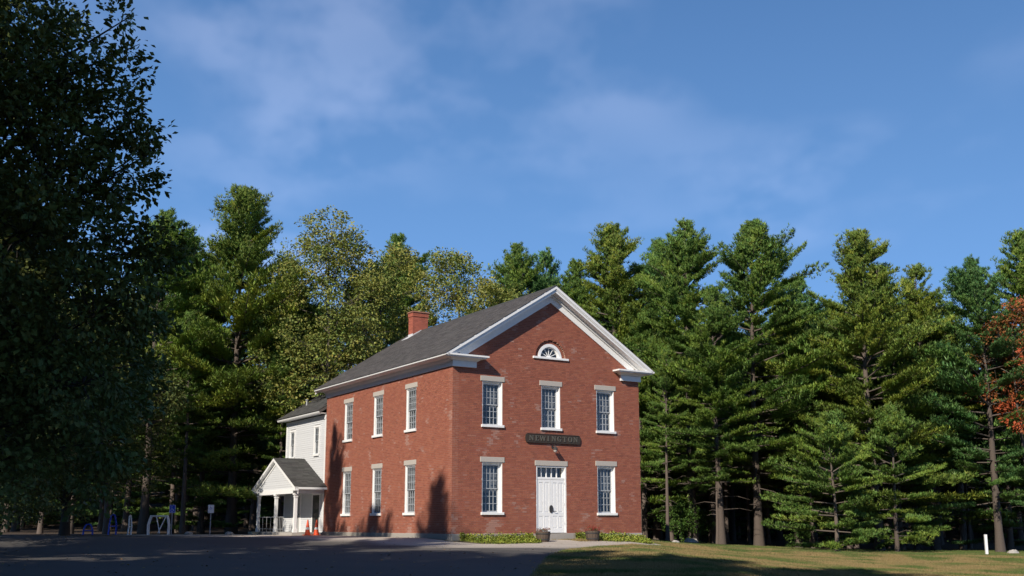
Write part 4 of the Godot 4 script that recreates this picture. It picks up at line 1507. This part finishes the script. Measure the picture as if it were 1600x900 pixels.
	# tall pines beside and behind the photographer; most shade the lot and lawn, those behind right are added to dim skylight
	for q in [[-17.2, 18.0, 23.8], [-19.8, 25.0, 21.0], [-21.3, 32.5, 22.9], [-12.8, 6.2, 23.0], [-19.5, 10.5, 20.5], [-9.6, 2.8, 25.5], [-16.0, 1.0, 25.5], [-6.3, 3.2, 25], [-11.5, -3.5, 25], [-6.5, -5.0, 25], [-2.5, -7, 25], [-13.5, -10, 26], [-7, -13, 26], [-1.0, -15, 25], [-24.5, 20, 19], [-22.5, 2.5, 25], [-33, 34, 22], [-37, 40, 22], [-32, 46, 17], [-40, 30, 23], [3.5, -12, 25], [9, -15, 25], [14, -19, 25]]:
		plant_tree("white_pine", "pine tree", shade_pine, q[0], q[1], q[2], q[0] * 47.0, "tall unseen pine shading the near end of the lot", "tall pines shading the lot", null, 0.5 if q[1] > 30 and q[0] > -25 else (0.9 if q[1] > 17 else 0.95))


# ------------------------------------------------------------------ smaller things
func make_objects() -> void:
	# name board over the door
	var nb := thing("name_sign", "dark wooden name board with NEWINGTON lettering above the double door", "sign", hall_point(5.05, 4.185, 0.0), HALL_TURN)
	var mb := MB.new()
	var out := PackedVector2Array()
	for s in [1, -1]:
		for k in 7:
			var a := -PI / 2 + PI * k / 6
			out.append(Vector2(s * (1.36 + 0.10 * cos(a)), s * 0.205 * sin(a)))
	mb.prism(out, 0.02, 0.065)
	part("board", mb.mesh(M.sign_wood), nb)
	mb = MB.new()
	for s in [-1, 1]:
		mb.box(Vector3(s * 1.0 - 0.04, -0.12, 0.0), Vector3(s * 1.0 + 0.04, 0.12, 0.0195))
	part("bracket", mb.mesh(M.metal_dark), nb)
	mb = MB.new()
	for s in [-1, 1]:
		mb.box(Vector3(-1.36, s * 0.185 - 0.012, 0.0651), Vector3(1.36, s * 0.185 + 0.012, 0.078))
	part("moulding", mb.mesh(M.sign_wood), nb)
	var font := SystemFont.new()
	font.font_names = PackedStringArray(["Droid Serif"])
	font.font_weight = 700
	var word := "NEWINGTON"
	for i in word.length():
		var t := TextMesh.new()
		t.text = word[i]
		t.font = font
		t.font_size = 64
		t.pixel_size = 0.0050
		t.depth = 0.02
		t.material = M.sign_letter
		var o := part("letter", t, nb, Vector3(lerpf(-1.17, 1.17, i / 8.0), 0.0, 0.076))
		o.set_meta("label", "letter " + word[i])
	# barn lamp on a short arm, hung over the door
	var lamp := thing("wall_lamp", "small dark gooseneck wall lamp under the name board", "lamp", hall_point(5.02, 3.78, 0.0), HALL_TURN)
	mb = MB.new()
	mb.lathe([[0.0, 0.0], [0.06, 0.0], [0.06, 0.02], [0.0, 0.02]], 12)
	var pl := part("wall_plate", mb.mesh(M.metal_dark), lamp, Vector3(0, 0.05, 0))
	pl.rotation_degrees.x = 90
	mb = MB.new()
	mb.tube([Vector3(0, 0.05, 0.01), Vector3(0, 0.13, 0.09), Vector3(0, 0.14, 0.19), Vector3(0, 0.06, 0.24)], [0.014, 0.014, 0.014, 0.014], 8)
	part("arm", mb.mesh(M.metal_dark), lamp)
	mb = MB.new()
	mb.lathe([[0.035, 0.07], [0.05, 0.04], [0.10, -0.02], [0.13, -0.06], [0.125, -0.06], [0.09, -0.02], [0.03, 0.03]], 16, Vector3(0, 0, 0.24))
	part("shade", mb.mesh(M.metal_dark), lamp)
	mb = MB.new()
	mb.lathe([[0.04, -0.01], [0.075, -0.06], [0.085, -0.12], [0.06, -0.18], [0.0, -0.20]], 12, Vector3(0, 0, 0.24))
	part("globe", mb.mesh(M.stone), lamp)

	# half-barrel planters by the door
	planter(on_ground(hall_point(3.68, 0, 1.25)), "half-barrel planter with withered stems beside the green bed under the window", 1)
	planter(on_ground(hall_point(6.20, 0, 1.30)), "half-barrel planter with red flowers past the doorstep", 2)

	# traffic cones by the porch
	traffic_cone(on_ground(hall_point(-0.98, 0, -LONG + 0.35)), "orange traffic cone standing farther from the brick wall, by the porch post")
	traffic_cone(on_ground(hall_point(-0.48, 0, -LONG + 0.30)), "orange traffic cone standing close against the brick wall")

	# step block in front of the porch
	mb = MB.new()
	mb.slab(Vector3(-0.35, -0.2, -0.2), Vector3(0.35, 0.16, 0.2), 0.02, Color(1.2, 1.1, 0.85))
	var st := part("step_block", mb.mesh(M.stone), self)
	st.position = hall_point(-1.95, -0.10, -LONG - 5.3)
	st.rotation_degrees.y = HALL_TURN + 90
	st.set_meta("label", "pale concrete step block in front of the porch post")
	st.set_meta("category", "step")

	parking_sign(Vector3(-17.6, 0, -55.5), 0.0, "parking sign with dark blue panel nearer the play equipment")
	parking_sign(Vector3(-15.6, 0, -55.5), 1.0, "pale parking sign with small blue symbol nearer the porch")

	# play equipment at the edge of the lot
	var x := -18.7
	var fr := thing("climbing_frame", "low white climbing frame with crossed bars at the lot edge", "play equipment", Vector3(x, ground_y(x, -57.0), -57.0), 10)
	mb = MB.new()
	mb.tube([Vector3(-0.45, 1.0, 0), Vector3(0.42, 1.0, 0)], [0.04, 0.04], 8)
	mb.tube([Vector3(-0.45, 1.0, 0.5), Vector3(0.42, 1.0, 0.5)], [0.04, 0.04], 8)
	part("top_bar", mb.mesh(M.white_paint), fr)
	for z in [0.0, 0.5]:
		for q in [[-0.42, -0.55], [0.40, 0.50]]:
			mb = MB.new()
			mb.tube([Vector3(q[0], 1.0, z), Vector3(q[1], 0.55, z), Vector3(q[1] * 0.96, -0.05, z)], [0.035, 0.035, 0.035], 8)
			part("leg", mb.mesh(M.white_paint), fr)
	for q in [[-0.2, 0.05], [0.28, -0.05]]:
		mb = MB.new()
		mb.tube([Vector3(q[0], 0.98, 0), Vector3(q[1], 0.10, 0.25)], [0.03, 0.03], 8)
		part("brace", mb.mesh(M.white_paint), fr)
	play_post(-20.3, 57.0, 1.0, "white", "pair of white play posts with a bent top rail")
	play_post(-21.4, 57.5, 1.05, "blue", "tall blue play posts at the lot edge")
	play_post(-22.3, 56.5, 0.55, "blue", "short leaning blue play post at the lot edge")

	# white marker post and pale stones along the lawn
	x = 24.0
	mb = MB.new()
	mb.slab(Vector3(-0.065, -0.3, -0.05), Vector3(0.065, 1.02, 0.05), 0.01)
	var post := part("marker_post", mb.mesh(M.white_paint), self)
	post.position = Vector3(x, ground_y(x, -54.5), -54.5)
	post.set_meta("label", "plain white marker post at the lawn edge before the pines")
	post.set_meta("category", "post")
	field_stone(Vector3(10.4, 0, -62.5), 0.42, 1, "pale boulder on the lawn edge past the hall corner")
	field_stone(Vector3(26.6, 0, -57.2), 0.30, 2, "low pale stone beside the white marker post")
	field_stone(Vector3(-17.3, 0, -57.5), 0.24, 3, "small pale stone under the parking sign with dark blue panel")
	field_stone(Vector3(-15.2, 0, -57.8), 0.24, 4, "small pale stone under the pale parking sign")
	field_stone(Vector3(7.9, 0, -52.0), 0.20, 5, "flat stone in the grass by the hall's far corner")


func planter(at: Vector3, label: String, kind: int) -> void:
	var o := thing("barrel_planter", label, "planter", at, 20.0 * kind, "barrel planters by the door")
	o.scale = Vector3.ONE * 0.93
	var mb := MB.new()
	var staves := 16
	for k in staves:
		var a0 := TAU * k / staves + 0.012
		var a1 := TAU * (k + 1) / staves - 0.012
		var g := rng.randf_range(0.75, 1.25)
		for q in [[0.27, -0.05, 0.32, 0.25], [0.32, 0.25, 0.335, 0.46]]:
			mb.quad(Vector3(cos(a1) * q[0], q[1], sin(a1) * q[0]), Vector3(cos(a0) * q[0], q[1], sin(a0) * q[0]), Vector3(cos(a0) * q[2], q[3], sin(a0) * q[2]), Vector3(cos(a1) * q[2], q[3], sin(a1) * q[2]), Color(g, g, g))
		mb.quad(Vector3(cos(a1) * 0.335, 0.46, sin(a1) * 0.335), Vector3(cos(a0) * 0.335, 0.46, sin(a0) * 0.335), Vector3(cos(a0) * 0.30, 0.46, sin(a0) * 0.30), Vector3(cos(a1) * 0.30, 0.46, sin(a1) * 0.30), Color(g, g, g))
	mb.lathe([[0.26, -0.05], [0.308, 0.25], [0.322, 0.45]], 16, Vector3.ZERO, Color(0.4, 0.4, 0.4))
	part("barrel", mb.mesh(M.barrel_wood), o)
	for y in [[0.08, 0.13, 0.300], [0.33, 0.38, 0.334]]:
		mb = MB.new()
		mb.lathe([[y[2], y[0]], [y[2] + 0.010, y[0]], [y[2] + 0.015, y[1]], [y[2] + 0.004, y[1]]], 20)
		part("hoop", mb.mesh(M.metal_dark), o)
	mb = MB.new()
	mb.lathe([[0.31, 0.41], [0.0, 0.43]], 16, Vector3.ZERO, Color(0.04, 0.03, 0.02))
	part("earth", mb.mesh(M.soil), o)
	mb = MB.new()
	var stems := MB.new()
	for i in 60:
		var a := rng.randf() * TAU
		var rr := rng.randf() * 0.28
		var top := Vector3(cos(a) * rr * 1.2, 0.46 + rng.randf_range(0.0, 0.20) * (1.0 if kind == 2 else 0.6), sin(a) * rr * 1.2)
		if i % 3 == 0:
			stems.tube([Vector3(cos(a) * rr * 0.6, 0.41, sin(a) * rr * 0.6), top], [0.008, 0.005], 4, Color(0.12, 0.07, 0.04))
		var t := Transform3D(Basis.from_euler(Vector3(rng.randf_range(-1, 1), a, rng.randf_range(-0.6, 0.6))).scaled(Vector3.ONE * 0.13), top)
		var col := Color(0.32, 0.05, 0.04) if kind == 2 else Color(0.22, 0.08, 0.05)
		if rng.randf() < 0.25:
			col = Color(0.06, 0.09, 0.02)
		mb.add(sprays[i % 8], t, col)
	part("stems", stems.mesh(M.bark), o)
	part("flowers", mb.mesh(M.leaves), o)


func traffic_cone(at: Vector3, label: String) -> void:
	var o := thing("traffic_cone", label, "traffic cone", at, HALL_TURN, "traffic cones by the porch")
	var mb := MB.new()
	mb.box(Vector3(-0.19, 0, -0.19), Vector3(0.19, 0.035, 0.19))
	part("base", mb.mesh(M.cone_orange), o)
	mb = MB.new()
	mb.lathe([[0.145, 0.035], [0.107, 0.29]], 16)
	mb.lathe([[0.092, 0.40], [0.030, 0.78], [0.020, 0.785]], 16)
	part("cone", mb.mesh(M.cone_orange), o)
	mb = MB.new()
	mb.lathe([[0.107, 0.29], [0.092, 0.40]], 16)
	part("band", mb.mesh(M.cone_band), o)


func parking_sign(at: Vector3, kind: float, label: String) -> void:
	at.y = ground_y(at.x, at.z)
	var o := thing("parking_sign", label, "sign", at, 8.0, "parking signs at the lot edge")
	var mb := MB.new()
	mb.box(Vector3(-0.02, -0.3, -0.02), Vector3(0.02, 1.55, 0.02))
	part("post", mb.mesh(M.metal_grey), o)
	mb = MB.new()
	mb.slab(Vector3(-0.15, 1.15, 0.021), Vector3(0.15, 1.57, 0.026), 0.001)
	part("plate", mb.mesh(M.white_paint), o)
	mb = MB.new()
	if kind < 0.5:
		mb.slab(Vector3(-0.13, 1.17, 0.0262), Vector3(0.13, 1.55, 0.029), 0.001)
		part("panel", mb.mesh(M.blue_plastic), o)
		mb = MB.new()
		wheelchair(mb, Vector3(0, 1.34, 0.0292), 1.0)
		part("symbol", mb.mesh(M.white_paint), o)
	else:
		wheelchair(mb, Vector3(0, 1.42, 0.0264), 0.7)
		part("symbol", mb.mesh(M.blue_plastic), o)


func wheelchair(mb: MB, at: Vector3, s: float) -> void:
	var p := [Vector2(-0.03, 0.10), Vector2(-0.025, 0.0), Vector2(0.05, 0.0), Vector2(0.075, -0.08)]
	var ring := []
	for k in 9:
		var a := lerpf(0.6, TAU - 0.7, k / 8.0) + 0.6
		ring.append(Vector2(-0.015 + 0.065 * cos(a), -0.045 + 0.065 * sin(a)))
	for line in [p, ring]:
		for i in line.size() - 1:
			var d: Vector2 = (line[i + 1] - line[i]).normalized()
			var n := Vector2(-d.y, d.x) * 0.010
			mb.prism(PackedVector2Array([(line[i] - n) * s + Vector2(at.x, at.y), (line[i + 1] - n) * s + Vector2(at.x, at.y), (line[i + 1] + n) * s + Vector2(at.x, at.y), (line[i] + n) * s + Vector2(at.x, at.y)]), at.z, at.z + 0.002)
	var head := PackedVector2Array()
	for k in 10:
		head.append(Vector2(at.x - 0.03 * s, at.y + 0.135 * s) + Vector2(cos(TAU * k / 10), sin(TAU * k / 10)) * 0.022 * s)
	mb.prism(head, at.z, at.z + 0.002)


func play_post(x: float, d: float, high: float, colour: String, label: String) -> void:
	var o := thing("play_posts", label, "play equipment", Vector3(x, ground_y(x, -d), -d), x * 31.0)
	var m: Material = M.blue_plastic if colour == "blue" else M.white_paint
	for s in [-1, 1]:
		var mb := MB.new()
		mb.tube([Vector3(s * 0.24, -0.1, 0), Vector3(s * 0.22, high * 0.5, 0.03), Vector3(s * 0.12, high, 0)], [0.045, 0.045, 0.04], 8)
		part("post", mb.mesh(m), o)
	var mb := MB.new()
	mb.tube([Vector3(-0.12, high, 0), Vector3(0, high * 1.04, 0), Vector3(0.12, high, 0)], [0.04, 0.04, 0.04], 8)
	mb.tube([Vector3(-0.22, high * 0.45, 0.02), Vector3(0.22, high * 0.45, 0.02)], [0.03, 0.03], 8)
	part("rail", mb.mesh(m), o)


func field_stone(at: Vector3, size: float, seed_: int, label: String) -> void:
	at.y = ground_y(at.x, at.z)
	var f := FastNoiseLite.new()
	f.seed = seed_
	f.frequency = 1.2
	var mb := MB.new()
	var rows := 8
	var cols := 14
	var at_ := func(i: int, j: int) -> Vector3:
		var u := PI * i / rows
		var w := TAU * (j % cols) / cols
		var d := Vector3(sin(u) * cos(w), cos(u), sin(u) * sin(w))
		var k := 1.0 + 0.45 * f.get_noise_3dv(d * 1.3)
		return d * k * Vector3(size, size * 0.62, size * 0.8)
	for i in rows:
		for j in cols:
			mb.quad(at_.call(i, j), at_.call(i, j + 1), at_.call(i + 1, j + 1), at_.call(i + 1, j), Color.WHITE)
	var o := part("field_stone" if seed_ == 1 else "field_stone_%03d" % (seed_ - 1), mb.mesh(M.stone), self)
	o.position = at + Vector3(0, size * 0.15, 0)
	o.set_meta("label", label)
	o.set_meta("category", "stone")


# ------------------------------------------------------------------ low plants
func make_plants() -> void:
	# beds of leafy ground cover along the gable front
	var r := RandomNumberGenerator.new()
	r.seed = 15
	for q in [[0.35, 3.75, "bright green leafy ground cover between hall corner and door"], [6.15, 9.75, "bright green leafy ground cover between door and far hall corner"]]:
		var mb := MB.new()
		for i in int((q[1] - q[0]) * 1300):
			var u := r.randf_range(q[0], q[1])
			var e := minf(u - q[0], q[1] - u)
			var deep := 1.75 * smoothstep(-0.1, 0.7, e) + 0.25 + 0.3 * blotch.get_noise_2d(u * 8, 3.0)
			var w := r.randf_range(0.08, maxf(deep, 0.15))
			var p := hall_point(u, 0, w)
			var g := ground_y(p.x, p.z)
			var high := (0.19 + 0.10 * blotch.get_noise_2d(u * 12, w * 12)) * (1.0 - 0.55 * w / 2.0) + 0.10 * (1.0 - w / 2.0)
			p.y = g + high * sqrt(r.randf())
			var a := r.randf() * TAU
			var d := Vector3(cos(a), r.randf_range(-0.1, 0.9), sin(a)).normalized()
			var s := d.cross(Vector3.UP).normalized()
			var l := r.randf_range(0.05, 0.095)
			var k := r.randf_range(0.75, 1.2)
			var col := Color(0.33, 0.34, 0.055).lerp(Color(0.17, 0.26, 0.038), r.randf()) * k
			if r.randf() < 0.06:
				col = Color(0.30, 0.24, 0.05)
			col.a = 1
			mb.tri(p, p + d * l * 0.55 + s * l * 0.38, p + d * l, col)
			mb.tri(p, p + d * l, p + d * l * 0.55 - s * l * 0.38, col)
			if i % 3 == 0:
				mb.tri(Vector3(p.x - 0.006, g - 0.02, p.z), Vector3(p.x + 0.006, g - 0.02, p.z), p, col)
		var o := part("ground_cover" if q[0] < 1 else "ground_cover_001", mb.mesh(M.grass), self)
		o.set_meta("label", q[2])
		o.set_meta("category", "ground cover")
		o.set_meta("kind", "stuff")
	# mown grass, dry in patches
	var blades := MB.new()
	for i in 16:
		var a := r.randf() * TAU
		var p := Vector3(cos(a), 0, sin(a)) * r.randf() * 0.11
		var d := Vector3(r.randf_range(-0.6, 0.6), 1, r.randf_range(-0.6, 0.6)).normalized()
		var s := Vector3(cos(a * 3), 0, sin(a * 3)) * 0.009
		var l := r.randf_range(0.035, 0.075)
		var g := r.randf_range(0.75, 1.25)
		blades.tri(p - s, p + s, p + d * l, Color(g, g, g))
	var where: Array[Transform3D] = []
	var tints: Array[Color] = []
	for i in 150000:
		var d := 18.0 + 50.0 * pow(r.randf(), 1.25)
		var x := r.randf_range(-1.0, 0.56 * d + 4.0)
		if Geometry2D.is_point_in_polygon(Vector2(x, d), lot) or in_hall(x, -d, 0.35):
			continue
		var edge := 63.0 + 4.0 * blotch.get_noise_2d(x, 9.0)
		if d > edge or (x < 7.5 and d > 60):
			continue
		var n := blotch.get_noise_2d(x * 2.2, d * 2.2) + 0.5 * fine.get_noise_2d(x * 0.6, d * 0.6)
		var green := smoothstep(-0.30, 0.35, n + smoothstep(46, 57, d) * 0.55 - 0.10)
		var col := Color(0.255, 0.190, 0.082).lerp(Color(0.095, 0.130, 0.034), green) * r.randf_range(0.8, 1.2)
		col.a = 1
		var s := r.randf_range(0.8, 1.4)
		where.append(Transform3D(Basis(Vector3.UP, r.randf() * TAU).scaled(Vector3.ONE * s), Vector3(x, ground_y(x, -d) - 0.004, -d)))
		tints.append(col)
	var mm := MultiMesh.new()
	mm.transform_format = MultiMesh.TRANSFORM_3D
	mm.use_colors = true
	mm.mesh = blades.mesh(M.grass)
	mm.instance_count = where.size()
	for i in where.size():
		mm.set_instance_transform(i, where[i])
		mm.set_instance_color(i, tints[i])
	var mi := MultiMeshInstance3D.new()
	mi.name = "lawn_grass"
	mi.multimesh = mm
	add_child(mi)
	mi.set_meta("label", "short mown lawn grass, dry and tan in patches")
	mi.set_meta("category", "grass")
	mi.set_meta("kind", "stuff")
	# fallen leaves blown over the lot and the lawn
	var litter := MB.new()
	for i in 1400:
		var d := r.randf_range(20.0, 60.0)
		var x := r.randf_range(-0.5 * d, 0.5 * d)
		if in_hall(x, -d, 0.1):
			continue
		var p := Vector3(x, ground_y(x, -d) + r.randf_range(0.028, 0.045), -d)
		var a := r.randf() * TAU
		var f := Vector3(cos(a), r.randf_range(-0.2, 0.2), sin(a)) * r.randf_range(0.03, 0.06)
		var s := Vector3(-sin(a), r.randf_range(-0.3, 0.3), cos(a)) * r.randf_range(0.018, 0.035)
		var k := r.randf_range(0.6, 1.2)
		var col := Color(0.24 * k, 0.13 * k, 0.045 * k) if r.randf() < 0.7 else Color(0.30 * k, 0.22 * k, 0.06 * k)
		litter.tri(p - f, p + s, p + f, col)
		litter.tri(p - f, p + f, p - s + Vector3(0, 0.008, 0), col)
	var lo := part("fallen_leaves", litter.mesh(M.grass), self)
	lo.set_meta("label", "brown fallen leaves scattered over lot and lawn")
	lo.set_meta("category", "leaves")
	lo.set_meta("kind", "stuff")
